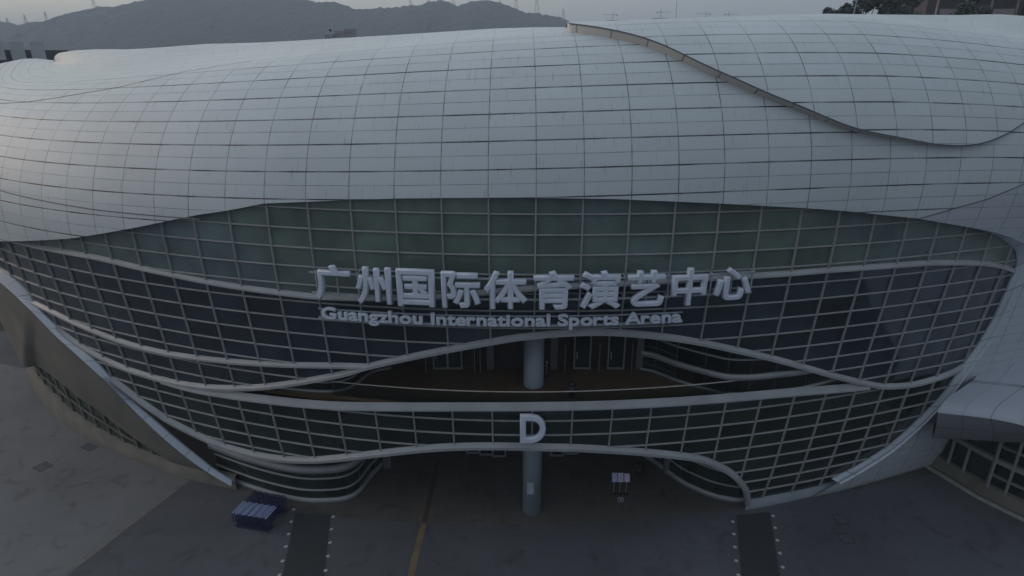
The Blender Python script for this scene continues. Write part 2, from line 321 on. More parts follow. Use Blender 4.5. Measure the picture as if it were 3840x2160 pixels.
# turned-in lip all along the lower edge
mb = MB(); pr = []; n = 240
for k in range(n+1):
    i = -24+37.5*k/n; r = interp(ROOF_EDGE, i); rr, a = roof_line(i, r, r+.05, .05, 0); rr, b = roof_line(i, r, r+.05, .05, -.42)
    pr.append([a[0]+np.array([0, 0, -.004]), b[0]+np.array([0, 0, .05])])
mb.grid(np.array(pr), [[(k/n*37, .5)]*2 for k in range(n+1)], True, True); part(mb, 'roof_lip', 'trim_panels', roof)
# raised second shell on the right
_be = np.array([(float(a_), float(b_)) for a_, b_ in B_EDGE]); _bs = np.linspace(.9, 16.5, 600); _bv = np.interp(_bs, _be[:, 0], _be[:, 1]); _kk = np.hanning(61); _kk /= _kk.sum()
_bv = np.convolve(np.pad(_bv, 30, mode='reflect', reflect_type='odd'), _kk, 'valid')
def bedge(i): return float(np.interp(i, _bs, _bv))
def boff(i): return float(np.interp(i, [8.0, 10.5, 12.5], [.40, .22, .07]))
mb = MB(); P, UV = shell(.9, 16.5, bedge, lambda i: max(interp(R_END_B, i), bedge(i)+.4), boff, .15)
mb.grid(P, UV, True)
roof2 = part(mb, 'upper_roof', 'roof_panels', label='second roof skin lying raised over the right side of the roof')
mb = MB(); rows = []; uvr = []; n = 160; acc = 0; prev = None
ext = [(.9, bedge(.9)+q) for q in (2.2, 1.6, 1.0, .5)]
path = ext + [(.9+15.6*k/n, bedge(.9+15.6*k/n)) for k in range(n+1)]
for (i, r) in path:
    rr, a = roof_line(i, r, r+.05, .05, -.03); rr, b = roof_line(i, r, r+.05, .05, boff(i))
    if prev is not None: acc += float(np.linalg.norm(a[0]-prev))
    prev = a[0]; rows.append([a[0], b[0]]); uvr.append([(acc/1.9, .5)]*2)
mb.grid(np.array(rows), uvr, True, False); part(mb, 'fascia', 'fascia_panels', roof2)
# thin capping strip on the fascia
mb = MB(); pts = [Vector(r_[1]) for r_ in rows]
mb.sweep(pts, lambda k: [pts[k]+Vector(q) for q in ((0, -.03, -.03), (0, .05, -.03), (0, .05, .035), (0, -.03, .035))], 4); part(mb, 'edge_cap', mat('edge_cap_metal', (.10, .12, .14), .5), roof2)

def ribbon_on_roof(pts, wd, name, parent, m):
    a = np.array(pts, float); t = np.linspace(0, 1, 80); s = np.linspace(0, 1, len(a)); ii = np.interp(t, s, a[:, 0]); rr = np.interp(t, s, a[:, 1]); P = []
    for i, r in zip(ii, rr):
        _, q = roof_line(i, r-wd, r-wd+.05, .05, .012); _, q2 = roof_line(i, r+wd, r+wd+.05, .05, .012); P.append([q[0], q2[0]])
    mb = MB(); mb.grid(np.array(P), None, True); return part(mb, name, m, parent)
SEAM = mat('open_seam', (.02, .022, .027), .8)
SEAM2 = mat('lapped_joint', (.15, .16, .18), .6)
ribbon_on_roof([(-17.7, 4.45), (-15.745, 4.96), (-14.4, 5.6), (-13.187, 6.297), (-11.714, 7.12), (-10.6, 8.4), (-9.834, 9.4), (-8.6, 10.4), (-7.8, 10.9)], .028, 'lapped_joint', roof, SEAM)
ribbon_on_roof([(-17, -3.9), (-15.013, -4.086), (-13, -4.33), (-11.033, -4.553), (-9.982, -4.601), (-8.005, -4.687), (-7.7, -4.7)], .05, 'lapped_joint', roof, SEAM2)
ribbon_on_roof([(9.13, -5.75), (10, -5.1), (11.06, -4.335), (12.173, -3.1), (13.5, -1.6)], .06, 'lapped_joint', roof, SEAM2)

# side cladding to the right of the glass, from the joint line to the ground
side = MB()
def sedge(i): return interp(ROOF_EDGE, i) if i < 12.9 else interp([(12.9, interp(ROOF_EDGE, 12.9)), (13.54, -9.3), (14, -9.3), (18, -9.3)], i)
P, UV = shell(9.2, 17.5, lambda i: sedge(i), lambda i: max(interp(JOINT_R, i), sedge(i)+.05), -.004, .2, back=False)
side.grid(P, UV, True)
RO = [(1.89, 11.73), (2.51, 12.6), (3.06, 13.15), (4.36, 13.58), (6.17, 13.61), (8.17, 13.52), (9.44, 13.41), (10.74, 13.19), (11.83, 12.95), (13.4, 12.63), (15.19, 12.02), (16.09, 11.65), (17.26, 11.12), (18.54, 10.24), (19.2, 9.7)]
def low_side(i, t):
    """surface below the roof course -9.3: t = course number downwards from there"""
    _, q = roof_line(i, -9.3, -9.25, .05, 0); zt = q[0][2]; jj = np.linspace(-2, 6, 33); zz = glass(i, jj)[:, 2]; j0 = float(np.interp(-zt, -zz, jj))
    g0 = glass(i, j0)[0]; th = float(plan(i*W)[2]); nn = np.array([math.sin(th), -math.cos(th)]); off0 = float(np.dot(q[0][:2]-g0[:2], nn))
    k = math.exp(-t/3.0); off = off0*k+.45*(1-k)
    return glass(i, j0+t, off)[0], j0+t
rows = []; uvr = []
for k in range(60):
    t = 20.6*k/59; row = []; ur = []
    for q in range(36):
        # solve left bound where the trim runs
        i = 12.0
        _, jj = low_side(13.5, t); left = interp(RO, jj) if jj > 3 else 13.56
        if jj > 19.2: left = 9.7-(jj-19.2)*.6
        ii = left+(17.8-left)*q/35; p, _ = low_side(ii, t); p[2] = max(p[2], -.05); row.append(p); ur.append((ii, -9.3-t*1.45))
    rows.append(row); uvr.append(ur)
side.grid(np.array(rows), uvr, True)
part(side, 'side_cladding', 'side_panels')

# ------------------------------------------------------------------ glass front: where there is glass
R_TRIM_LO = [(4.2, 13.5), (5.33, 13.46), (6.55, 13.5), (7.91, 13.48), (9.09, 13.376), (9.9, 13.26), (10.84, 13.085), (11.25, 12.95), (13.1, 12.7), (13.41, 12.66), (15.07, 12.01), (16.04, 11.64), (17.18, 11.1), (18.41, 10.175), (19.9, 8.95)]
R_TRIM_HI = [(11.94, 1.9), (12.979, 3.068), (13.281, 3.548), (13.55, 4.3)]
L_TRIM = [(7.0, -18.2), (7.16, -17), (7.78, -16.0), (8.86, -15.9), (10.07, -15.03), (11.29, -14.04), (11.9, -13.5), (13.04, -13.05), (13.62, -12.95), (15.0, -12.17), (16.02, -11.58), (17.1, -11.03), (18.2, -10.45), (19.24, -9.97), (20.1, -9.4)]
TOPJ = [(-18.5, 5.2), (-16.795, 4.386), (-14.815, 3.734), (-12.505, 2.942), (-10.981, 2.247), (-9.786, 1.667), (-8.719, 1.11), (-7.827, 0.659), (-7.148, 0.398), (-6.081, -0.122), (-5.096, -0.303), (-2.961, -0.635), (-0.617, -0.767), (1.646, -0.708), (3.168, -0.526), (5.166, -0.206), (7.211, 0.226), (9.286, 0.845), (10.315, 1.264), (11.406, 1.718), (12.3, 2.2), (14, 3.5)]
BAND_A = [(-15.6, 3.95), (-14.885, 3.913), (-13.001, 3.87), (-11.528, 3.857), (-10.011, 4.069), (-9.099, 4.189), (-8.043, 4.36), (-7.018, 4.488), (-6.026, 4.575), (-5.016, 4.63), (-3.683, 4.5), (-1.82, 4.149), (-0.031, 3.718), (1.753, 3.523), (3.594, 3.395), (5.029, 3.365), (5.995, 3.36), (7.027, 3.34), (7.742, 3.36), (8.976, 3.407), (10.004, 3.477), (10.944, 3.643), (12.087, 3.935), (12.873, 4.312), (13.5, 4.76)]
BAND_B = [(-16.085, 8.627), (-14.94, 8.833), (-13.917, 9.12), (-12.948, 9.37), (-11.989, 9.60), (-11.029, 9.72), (-10.029, 9.74), (-8.957, 9.64), (-7.983, 9.50), (-6.994, 9.323), (-6.005, 9.12), (-5.035, 8.90), (-4.58, 8.82), (-4.0, 8.75)]
ARCH_C = [(-15.014, 10.05), (-14.735, 10.45), (-13.997, 11.01), (-13.038, 11.498), (-12.096, 11.80), (-11.031, 11.92), (-10.338, 11.94), (-9.113, 11.78), (-8.027, 11.423), (-7.046, 10.956), (-6.061, 10.348), (-4.764, 9.432), (-4.023, 8.76), (-2.99, 8.0), (-2.04, 7.40), (-1.029, 6.85), (-0.3, 6.52), (0.5, 6.32), (1.2, 6.25), (1.9, 6.31), (2.6, 6.5), (3.3, 6.78), (4.016, 7.168), (5.003, 7.836), (6.046, 8.607), (7.098, 9.497), (8.0, 10.3), (8.835, 10.98), (9.5, 11.5), (10.03, 11.83), (10.979, 12.10), (11.907, 12.035), (12.682, 11.756), (13.12, 11.33)]
BAND_D = [(-9.63, 12.08), (-8.975, 12.07), (-7.947, 11.98), (-6.966, 11.88), (-5.979, 11.79), (-4.914, 11.65), (-4.009, 11.46), (-1.989, 11.12), (-0.0, 10.98), (1.974, 10.97), (2.99, 10.98), (3.987, 11.0), (4.975, 11.03), (5.974, 11.08), (6.965, 11.17), (7.956, 11.32), (8.908, 11.48), (9.4, 11.55)]
ARCH_E = [(-13.0, 13.1), (-12.616, 13.5), (-12.271, 13.9), (-11.798, 14.5), (-11.248, 15.1), (-10.951, 15.40), (-10.039, 15.99), (-9.085, 16.44), (-8.001, 16.60), (-7.037, 16.49), (-6.104, 16.147), (-5.194, 15.608), (-4.011, 14.866), (-2.54, 14.12), (-1.004, 13.8), (0.903, 13.90), (2.134, 14.19), (3.03, 14.525), (4.074, 15.05), (4.612, 15.45), (5.065, 15.997), (5.45, 16.6), (5.75, 17.2), (6.0, 17.85), (6.343, 18.9), (6.6, 20.3)]
JB = 19.87
def ar(t): return np.array(t, float)
_L = ar(L_TRIM); _RL = ar(R_TRIM_LO); _RH = ar(R_TRIM_HI)
def inside(i, j):
    if j > JB or j < np.interp(i, *ar(TOPJ).T)-1.1 - (.0): return False
    if j < -1.25: return False
    if i < np.interp(j, _L[:, 0], _L[:, 1]) and j > 7: return False
    if i < -18: return False
    if j > 4.2 and i > np.interp(j, _RL[:, 0], _RL[:, 1]): return False
    if j <= 4.25 and i > 11.94 and (i > 13.52 or j < np.interp(i, _RH[:, 0], _RH[:, 1])): return False
    if -13.0 < i < 6.6 and j > np.interp(i, *ar(ARCH_E).T): return False
    if -8.9 < i < 8.95 and np.interp(i, *ar(ARCH_C).T) < j < np.interp(i, *ar(BAND_D).T): return False
    return True
def intervals(fn, a, b, st):
    n = int(round((b-a)/st)); res = []; on = None
    for k in range(n+1):
        t = a+st*k; f = fn(t)
        if f and on is None: on = t
        if not f and on is not None:
            if t-st-on > .06: res.append((on, t-st))
            on = None
    if on is not None: res.append((on, b))
    return res
def pane(i, j, off=0.0):
    """point on the flat pane that fills bay/course of (i,j)"""
    i0 = min(math.floor(i+1e-9), 16); j0 = math.floor(j+1e-9); u = i-i0; v = j-j0
    c = glass([i0, i0+1, i0, i0+1], [j0, j0, j0+1, j0+1], off)
    return c[0]*(1-u)*(1-v)+c[1]*u*(1-v)+c[2]*(1-u)*v+c[3]*u*v
def fbandA(i): return np.interp(i, *ar(BAND_A).T)
def zone_mesh(zfn):
    mb = MB(); st = .125; cache = {}
    def iv(i):
        if i not in cache: cache[i] = intervals(lambda t: inside(i, t) and zfn(i, t), -1.25, JB, .02)
        return cache[i]
    for k in range(int(32/st)):
        ia = -18+k*st; ib = ia+st; A = iv(round(ia+.004, 4)); B = iv(round(ib-.004, 4))
        if not A and not B: continue
        if len(A) != len(B):
            M = iv(round((ia+ib)/2, 4)); A = B = M
        for (a0, a1), (b0, b1) in zip(A, B):
            js = sorted(set([0, 1]+[(q-min(a0, b0))/(max(a1, b1)-min(a0, b0)) for q in range(math.ceil(min(a0, b0)), math.floor(max(a1, b1))+1)]))
            js = [q for q in js if 0 <= q <= 1]
            for t0, t1 in zip(js[:-1], js[1:]):
                if t1-t0 < 1e-5: continue
                qa0, qa1, qb0, qb1 = a0+(a1-a0)*t0, a0+(a1-a0)*t1, b0+(b1-b0)*t0, b0+(b1-b0)*t1
                ic = (ia+ib)/2; jc = (qa0+qa1+qb0+qb1)/4; U = (math.floor(ic)+.5, math.floor(jc)+.5)
                mb.quad([glass(ia, qa0)[0], glass(ia, qa1)[0], glass(ib, qb1)[0], glass(ib, qb0)[0]], [U]*4)
    return mb
gw = part(zone_mesh(lambda i, j: j < fbandA(i)), 'upper_glazing', GREEN, label='upper strip of glass with a greenish reflection in its colour')
mid = part(zone_mesh(lambda i, j: j >= fbandA(i) and (j < 11.6)), 'middle_glazing', BLUE, label='dark blue middle field of glass')
low = part(zone_mesh(lambda i, j: j >= 11.6), 'lower_glazing', DARK, label='near black lower field of glass')

def zone_of(i, j): return gw if j < fbandA(i) else (mid if j < 11.6 else low)
def strip_along(pts, wd, dp, back=.06, m=FRAME, name='mullion', parent=None, rnd=True):
    """bar laid on the glass through (i,j) stations; wd across, dp proud"""
    fr = [gframe(i, j) for i, j in pts]; mb = MB(); Ps = [f[0] for f in fr]
    def sec(k):
        a = Ps[max(0, k-1)]; b = Ps[min(len(Ps)-1, k+1)]; T = (b-a).normalized(); N = fr[k][3]; B = N.cross(T).normalized(); p = Ps[k]
        h = wd/2
        return [p-B*h-N*back, p+B*h-N*back, p+B*h+N*dp*.55, p+B*h*.55+N*dp, p-B*h*.55+N*dp, p-B*h+N*dp*.55]
    mb.sweep(Ps, sec, 6, [0]*len(Ps), False); return part(mb, name, m, parent or arena)
# mullions: every bay line, one bar per stretch
for i in range(-17, 14):
    for a, b in intervals(lambda t: inside(i, t), -1.25, JB, .02):
        # split at ledges A so each belongs to its own glass field
        cuts = [a]+[c for c in (float(fbandA(i)), 11.6) if a+.1 < c < b-.1]+[b]
        for c0, c1 in zip(cuts[:-1], cuts[1:]):
            n = max(2, int((c1-c0)/.5)+1); pts = [(i, c0+(c1-c0)*q/(n-1)) for q in range(n)]
            strip_along(pts, .085, .12, name='mullion', parent=zone_of(i, (c0+c1)/2))
for j in range(0, 20):
    for a, b in intervals(lambda t: inside(t, j), -18, 14, .02):
        cut = [a]; n0 = max(2, int((b-a)/.1)); lastz = zone_of(a, j)
        for q in range(1, n0+1):
            t = a+(b-a)*q/n0
            if zone_of(t, j) is not lastz: cut.append(t); lastz = zone_of(t, j)
        if cut[-1] < b: cut.append(b)
        for c0, c1 in zip(cut[:-1], cut[1:]):
            if c1-c0 < .05: continue
            n = max(2, int((c1-c0)/.5)+1); strip_along([(c0+(c1-c0)*q/(n-1), j) for q in range(n)], .072, .095, name='transom', parent=zone_of((c0+c1)/2, j))
# the sweeping ledges
def cat(pts, per=6):
    a = [np.array(p, float) for p in pts]; a = [2*a[0]-a[1]]+a+[2*a[-1]-a[-2]]; o = []
    for k in range(1, len(a)-2):
        p0, p1, p2, p3 = a[k-1:k+3]
        for q in range(per):
            t = q/per; o.append(.5*((2*p1)+(-p0+p2)*t+(2*p0-5*p1+4*p2-p3)*t*t+(-p0+3*p1-3*p2+p3)*t**3))
    o.append(a[-2]); return o
def ledge(pts, wd, dp, name='ledge', m=LEDGE, top=.12):
    c = cat(pts, 5); fr = [gframe(float(p[0]), float(p[1])) for p in c]; Ps = [f[0] for f in fr]; mb = MB()
    def sec(k):
        a = Ps[max(0, k-1)]; b = Ps[min(len(Ps)-1, k+1)]; T = (b-a).normalized(); N = fr[k][3]; B = N.cross(T).normalized(); p = Ps[k]; h = wd/2
        if B.z < 0: B = -B
        return [p-B*h-N*.1, p+B*h-N*.1, p+B*(h+top*.3)+N*.02, p+B*(h-top)+N*dp, p-B*(h*.75)+N*(dp+.02), p-B*h+N*dp*.6]
    mb.sweep(Ps, sec, 6, [0]*len(Ps), False)
    return part(mb, name, m)
ledge(BAND_A, .25, .2); ledge(BAND_B, .27, .2); ledge(ARCH_C, .31, .22, 'arch_ledge'); ledge([(-10.6, 11.97)]+BAND_D, .40, .26, 'balcony_ledge', top=.26); ledge(ARCH_E, .36, .26, 'arch_ledge', top=.14)

# ------------------------------------------------------------------ frame trims left and right
def ribbon(inner, outer, offi, offo, name, m, n=90, lip=0.0):
    A = cat(inner, 8); B = cat(outer, 8)
    def res(C, off):
        P = [np.array(gp(float(c[0]), float(c[1]), off)) for c in C]; L_ = np.concatenate([[0], np.cumsum([np.linalg.norm(P[k+1]-P[k]) for k in range(len(P)-1)])]); t = np.linspace(0, L_[-1], n)
        P = np.array(P); return np.stack([np.interp(t, L_, P[:, k]) for k in range(3)], 1), t
    a, t = res(A, offi); b, _ = res(B, offo); mb = MB()
    mid_ = (a+b)/2; rows = []; uv = []
    for k in range(n):
        back = b[k]+np.array([0, .35, 0]); rows.append([a[k], a[k]*.97+b[k]*.03+np.array([0, -.10, 0]), b[k]+np.array([0, -.04, 0]), back]); uv.append([(t[k]/1.75, .5)]*4)
    mb.grid(np.array(rows), uv, False, True); return part(mb, name, m), a, b
RI = [(11.6, 1.75), (11.94, 2.0), (12.979, 3.05), (13.281, 3.548), (13.5, 4.4), (13.5, 5.4), (13.5, 6.55), (13.48, 7.91), (13.376, 9.093), (13.264, 9.9), (13.085, 10.837), (12.951, 11.35), (12.75, 12.6), (12.55, 13.6), (12.013, 15.066), (11.64, 16.037), (11.099, 17.184), (10.175, 18.412), (9.35, 19.25)]
ROo = [(11.5, 1.72), (11.9, 1.95), (12.6, 2.40), (13.2, 2.95), (13.68, 4.0), (13.78, 5.0), (13.72, 6.6), (13.6, 8.17), (13.48, 9.44), (13.25, 10.74), (13.0, 11.83), (12.66, 13.4), (12.05, 15.19), (11.68, 16.09), (11.15, 17.26), (10.3, 18.54), (9.55, 19.5)]
ribbon(RI, ROo, .02, .52, 'frame_trim', 'trim_panels')
LI = [(-18.3, 6.95), (-17, 7.16), (-16.1, 7.9), (-15.9, 8.86), (-15.03, 10.07), (-14.04, 11.29), (-13.5, 11.95), (-13.05, 13.04), (-12.95, 13.62), (-12.17, 15.0), (-11.58, 16.02), (-11.03, 17.1), (-10.45, 18.2), (-9.97, 19.24), (-9.4, 20.05)]
LO = [(-19.2, 7.4), (-18.08, 7.82), (-16.95, 8.3), (-15.9, 9.28), (-14.96, 10.62), (-14.18, 11.57), (-13.1, 13.16), (-12.22, 15.1), (-11.25, 17.23), (-10.29, 19.05), (-9.35, 20.35)]
_, la, lb = ribbon(LI, LO, .02, .40, 'frame_trim', 'trim_panels')
# hull-like concrete wing at the left, sweeping from the trim down to the window strip
TOPW = [tuple(p) for p in lb[::3]]
BOTW = [(-44.2, 48.0, 9.6), (-43.89, 47.97, 8.0), (-43.08, 47.35, 6.8), (-42.46, 46.9, 5.8), (-40.97, 45.57, 4.6), (-39.34, 44.04, 4.0), (-38.5, 44.2, 4.15), (-37.3, 43.3, 4.35), (-36.11, 42.46, 4.33), (-33.53, 40.69, 4.04), (-32.47, 40.08, 3.67), (-30.3, 38.87, 3.29), (-28.63, 38.07, 2.57), (-26.6, 37.09, 1.83), (-23.85, 35.86, 0.99), (-21.2, 34.95, .98), (-18.9, 34.35, .7)]
def resample(P, n):
    P = np.array(P, float); L_ = np.concatenate([[0], np.cumsum(np.linalg.norm(P[1:]-P[:-1], axis=1))]); t = np.linspace(0, L_[-1], n); return np.stack([np.interp(t, L_, P[:, k]) for k in range(3)], 1)
n = 70; a = resample(TOPW, n); b = resample(BOTW, n); mb = MB(); rows = []
for k in range(n):
    r_ = []
    for q in range(9):
        t = q/8; p = a[k]*(1-t)+b[k]*t; bul = math.sin(t*math.pi)*.12*min(1, np.linalg.norm(a[k]-b[k])/6); r_.append(p+np.array([-.4, -.8, -.25])*bul)
    rows.append(r_)
mb.grid(np.array(rows), None, True, True)
wing = part(mb, 'concrete_wing', CONC)
# window strip and plinth under the wing
WB = [(-43.17, 48.56), (-41.0, 46.5), (-38.4, 44.16), (-34.47, 41.24), (-30.86, 39.14), (-27.81, 37.67), (-24.57, 36.13), (-22.26, 35.25), (-18.71, 34.27)]
def wb(x): a_ = ar(WB); return float(np.interp(x, a_[:, 0], a_[:, 1]))
ZT = [(-41, 4.2), (-38.5, 4.15), (-36.1, 4.33), (-33.5, 4.04), (-32.5, 3.67), (-30.3, 3.29), (-28.6, 2.57), (-26.6, 1.83), (-23.85, .99), (-18, .95)]
ZB = [(-41, 2.7), (-37.7, 2.41), (-34.7, 1.94), (-31.9, 1.47), (-30.15, 1.28), (-28.4, 1.04), (-26.4, .97), (-23.9, .93), (-18, .93)]
zt = lambda x: interp(ZT, x); zb = lambda x: interp(ZB, x)
xs = np.linspace(-40.8, -23.9, 60); mb = MB(); mb.grid(np.array([[(x, wb(x)+.25, zb(x)-.02), (x, wb(x)+.25, zt(x)+.25)] for x in xs]), [[(x/1.4, .5), (x/1.4, .5)] for x in xs], False)
ws = part(mb, 'window_strip', glass_mat('strip_glass', (.035, .045, .036), .25, .3, .03))
for q in range(12):
    x = -39.6+q*1.4; mb = MB(); mb.bar((x, wb(x)+.17, zb(x)), (x-.35, wb(x-.35)+.17, zt(x-.35)+.1), .10, .14); part(mb, 'mullion', CONCB, ws)
mb = MB(); pts = [Vector((x, wb(x)+.14, (zb(x)*.52+zt(x)*.48))) for x in np.linspace(-40.5, -27, 24)]
mb.sweep(pts, lambda k: [pts[k]+Vector(q) for q in ((0, -.06, -.07), (0, .06, -.07), (0, .06, .07), (0, -.06, .07))], 4); part(mb, 'transom', CONCB, ws)
xs = np.linspace(-43.2, -18.7, 80); mb = MB(); mb.grid(np.array([[(x, wb(x)-.12, -.05), (x, wb(x)-.08, zb(x)), (x, wb(x)+.35, zb(x)+.03)] for x in xs]), None, True)
part(mb, 'plinth', CONCB)
# plinth under the glass on the right
mb = MB(); rows = []
for q in range(40):
    i = 6.45+(12.2-6.45)*q/39; p = gp(i, JB+.02, .16); g = gp(i, JB+.02, .0); rows.append([(p.x, p.y, -.05), (p.x, p.y, p.z-.02), (g.x, g.y+.1, g.z+.03)])
mb.grid(np.array(rows), None, True); part(mb, 'plinth', mat('pale_plinth', (.22, .25, .28), .7, 0, .3, .8, .12))

# ------------------------------------------------------------------ inside the two openings
F2 = 9.3    # level of the upper hall floor
mb = MB()
fr = []
for q in range(50):
    i = -10+20*q/49; j = float(np.interp(i, *ar(BAND_D).T))-.12; p = gp(i, j, -.38); fr.append(p)
for k in range(49):
    a_, b_ = fr[k], fr[k+1]; mb.quad([(a_.x, a_.y-.28, F2), (b_.x, b_.y-.28, F2), (b_.x, 36.5, F2), (a_.x, 36.5, F2)])
    mb.quad([(a_.x, a_.y+.05, F2-.45), (a_.x, 40, F2-.45), (b_.x, 40, F2-.45), (b_.x, b_.y+.05, F2-.45)])
    mb.quad([(a_.x, a_.y, F2), (a_.x, a_.y+.05, F2-.45), (b_.x, b_.y+.05, F2-.45), (b_.x, b_.y, F2)])
part(mb, 'upper_hall_floor', FLOOR2)
mb = MB()
for q in range(36):
    ia, ib = -9+18*q/36, -9+18*(q+1)/36; pa, pb = gp(ia, 7.6, -.25), gp(ib, 7.6, -.25)
    if True: mb.quad([(pa.x, pa.y, 14.2), (pa.x, 38, 14.2), (pb.x, 38, 14.2), (pb.x, pb.y, 14.2)])
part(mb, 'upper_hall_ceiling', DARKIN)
# upper hall back wall with door frames
BW = 34.1
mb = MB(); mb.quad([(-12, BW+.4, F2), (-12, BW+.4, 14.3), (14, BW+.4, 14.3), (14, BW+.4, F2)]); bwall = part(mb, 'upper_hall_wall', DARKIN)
mb = MB(); mb.box((4.3, BW, 11.95), (10.6, .2, .34)); mb.box((-5, BW, 11.95), (9, .2, .3)); part(mb, 'lintel', mat('lintel_paint', (.13, .13, .125), .6), bwall)
for x in (-1.35, 1.2+1.4, 7.9, -8.2): mb = MB(); mb.box((x, BW, (F2+11.8)/2), (.42, .3, 11.8-F2)); part(mb, 'pier', mat('pier_paint', (.11, .115, .125), .6), bwall)
def door(x, wdt, y, z0, h, parent, leaf=1):
    mb = MB(); t = .09
    mb.box((x-wdt/2, y, z0+h/2), (t, .1, h)); mb.box((x+wdt/2, y, z0+h/2), (t, .1, h)); mb.box((x, y, z0+t/2), (wdt-t, .1, t*1.6)); mb.box((x, y, z0+h), (wdt+t, .1, t))
    if leaf == 2: mb.box((x, y, z0+h/2), (.13, .12, h))
    d = part(mb, 'door', mat('door_metal', (.22, .225, .22), .45), parent)
    mb = MB(); mb.box((x, y+.02, z0+h/2), (wdt-.06, .02, h-.06)); part(mb, 'pane', DARK, d)
    mb = MB(); mb.box((x-wdt/2+.16, y-.09, z0+h*.42), (.05, .04, .5)); part(mb, 'handle', STEEL, d)
door(-4.0, 1.75, BW-.06, F2, 2.35, bwall, 2); door(4.35, .98, BW-.06, F2, 2.35, bwall); door(6.45, .98, BW-.06, F2, 2.35, bwall)
for x in (-2.3, -5.3, 3.25, 5.35, 7.35, -1.95): mb = MB(); mb.box((x, BW-.5, F2+1.0), (.05, .05, 2.0)); part(mb, 'post', DOORF, bwall)
def vwall(path, z0, z1, rails, name, gm, curb=.3, posts=True, curbm=None):
    """upright rounded glass wall in plan with horizontal rails"""
    P = cat(path, 8); mb = MB(); mb.grid(np.array([[(p[0], p[1], z0), (p[0], p[1], z1)] for p in P]), [[(k/8+.02, .5)]*2 for k in range(len(P))], True); o = part(mb, name, gm)
    Vs = [Vector((p[0], p[1], 0)) for p in P]
    def rail(z, h, d, m, nm):
        mb = MB()
        def sec(k):
            a_ = Vs[max(0, k-1)]; b_ = Vs[min(len(Vs)-1, k+1)]; T = (b_-a_).normalized(); N = Vector((T.y, -T.x, 0)); p = Vs[k]+Vector((0, 0, z))
            return [p-N*.06-Vector((0, 0, h/2)), p-N*.06+Vector((0, 0, h/2)), p+N*d+Vector((0, 0, h/2)), p+N*d-Vector((0, 0, h/2))]
        mb.sweep(Vs, sec, 4, [0]*len(Vs), True); part(mb, nm, m, o)
    for z, h, d in rails: rail(z, h, d, LEDGE, 'rail')
    if curb: rail(z0+curb/2, curb, .12, curbm or LEDGE, 'curb')
    if posts:
        for k in range(0, len(P), 8): mb = MB(); mb.box((P[k][0], P[k][1]+.05, (z0+z1)/2), (.06, .06, z1-z0)); part(mb, 'mullion', DOORF, o)
    return o
vwall([(8.0, 34.0), (8.8, 33.6), (9.8, 32.6), (11.2, 31.6), (12.3, 31.0), (13.6, 30.95), (15.2, 31.25), (17.2, 31.7), (20, 32.9)], F2, 14.1, [(10.45, .34, .14), (11.55, .09, .08)], 'rounded_glass_wall', CLEAR, .14)
vwall([(-20, 34.0), (-17.5, 32.9), (-14.5, 31.9), (-12, 31.35), (-10.4, 31.25), (-9.5, 31.7), (-9.1, 32.6), (-8.6, 33.6), (-7.6, 34.1)], F2, 14.1, [(9.95, .10, .08), (11.1, .12, .08)], 'rounded_glass_wall', CLEAR, .14)
# inner curved counter seen behind the right end of the hall
vwall([(8.1, 34.4), (8.9, 34.0), (9.5, 33.4), (9.9, 32.9)], F2, 11.2, [(10.75, .06, .05)], 'curved_counter', DARKIN, .42, False, mat('counter_paint', (.13, .135, .13), .6))
# lower lobby
LB = [(-21, 36.6), (-10.2, 39.5), (-3.4, 38.8), (-0.2, 37.9), (3.1, 37.9), (9.2, 39.5), (19, 37)]
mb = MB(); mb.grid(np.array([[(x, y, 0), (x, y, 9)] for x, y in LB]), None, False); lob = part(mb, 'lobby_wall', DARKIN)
for x in (-2.9, -1.9, -.95, 3.3, 4.4): door(x, .9, 37.4+abs(x-1)*.22, 0.02, 2.3, lob)
for c_, s_ in (((-8.9, 36.6, 4.2), (.5, .3, 8.4)), ((10.9, 36.0, 4.2), (.4, .3, 8.4))): mb = MB(); mb.box(c_, s_); part(mb, 'pier', mat('pier_paint', (.11, .115, .125)), lob)
vwall([(-20.5, 35.6), (-18.96, 34.85), (-16.53, 33.8), (-13.94, 33.0), (-12.15, 32.92), (-10.9, 33.2), (-10.25, 34.0), (-9.9, 35.4), (-9.2, 37.2)], 0, 4.6, [(2.78, .42, .42), (1.92, .09, .10), (1.02, .09, .10)], 'rounded_lobby_glass', DARK, .36)
vwall([(9.3, 38.6), (10.6, 36.6), (11.6, 35.0), (12.5, 34.1), (13.5, 33.4), (14.7, 33.0), (15.6, 33.0)], 0, 4.4, [(2.2, .09, .08), (1.2, .09, .08)], 'rounded_lobby_glass', DARK, .34)
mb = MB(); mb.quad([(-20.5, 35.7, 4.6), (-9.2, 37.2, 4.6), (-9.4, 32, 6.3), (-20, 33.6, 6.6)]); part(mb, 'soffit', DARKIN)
mb = MB(); mb.cyl((1.28, 32.16, 0), (1.28, 32.16, 14.4), .6, n=40)
colm = part(mb, 'column', COLUMN, label='round painted column running up through both openings')
mb = MB(); rows = []
for q in range(9):
    t = -math.pi/2+(q-4)*.12; rows.append([(1.22+.612*math.cos(t), 32.16+.612*math.sin(t), 1.75), (1.22+.612*math.cos(t), 32.16+.612*math.sin(t), 2.65)])
mb.grid(np.array(rows), None, True); part(mb, 'notice', mat('notice_paper', (.30, .36, .42), .6, 0, .3, 3, .15), colm)
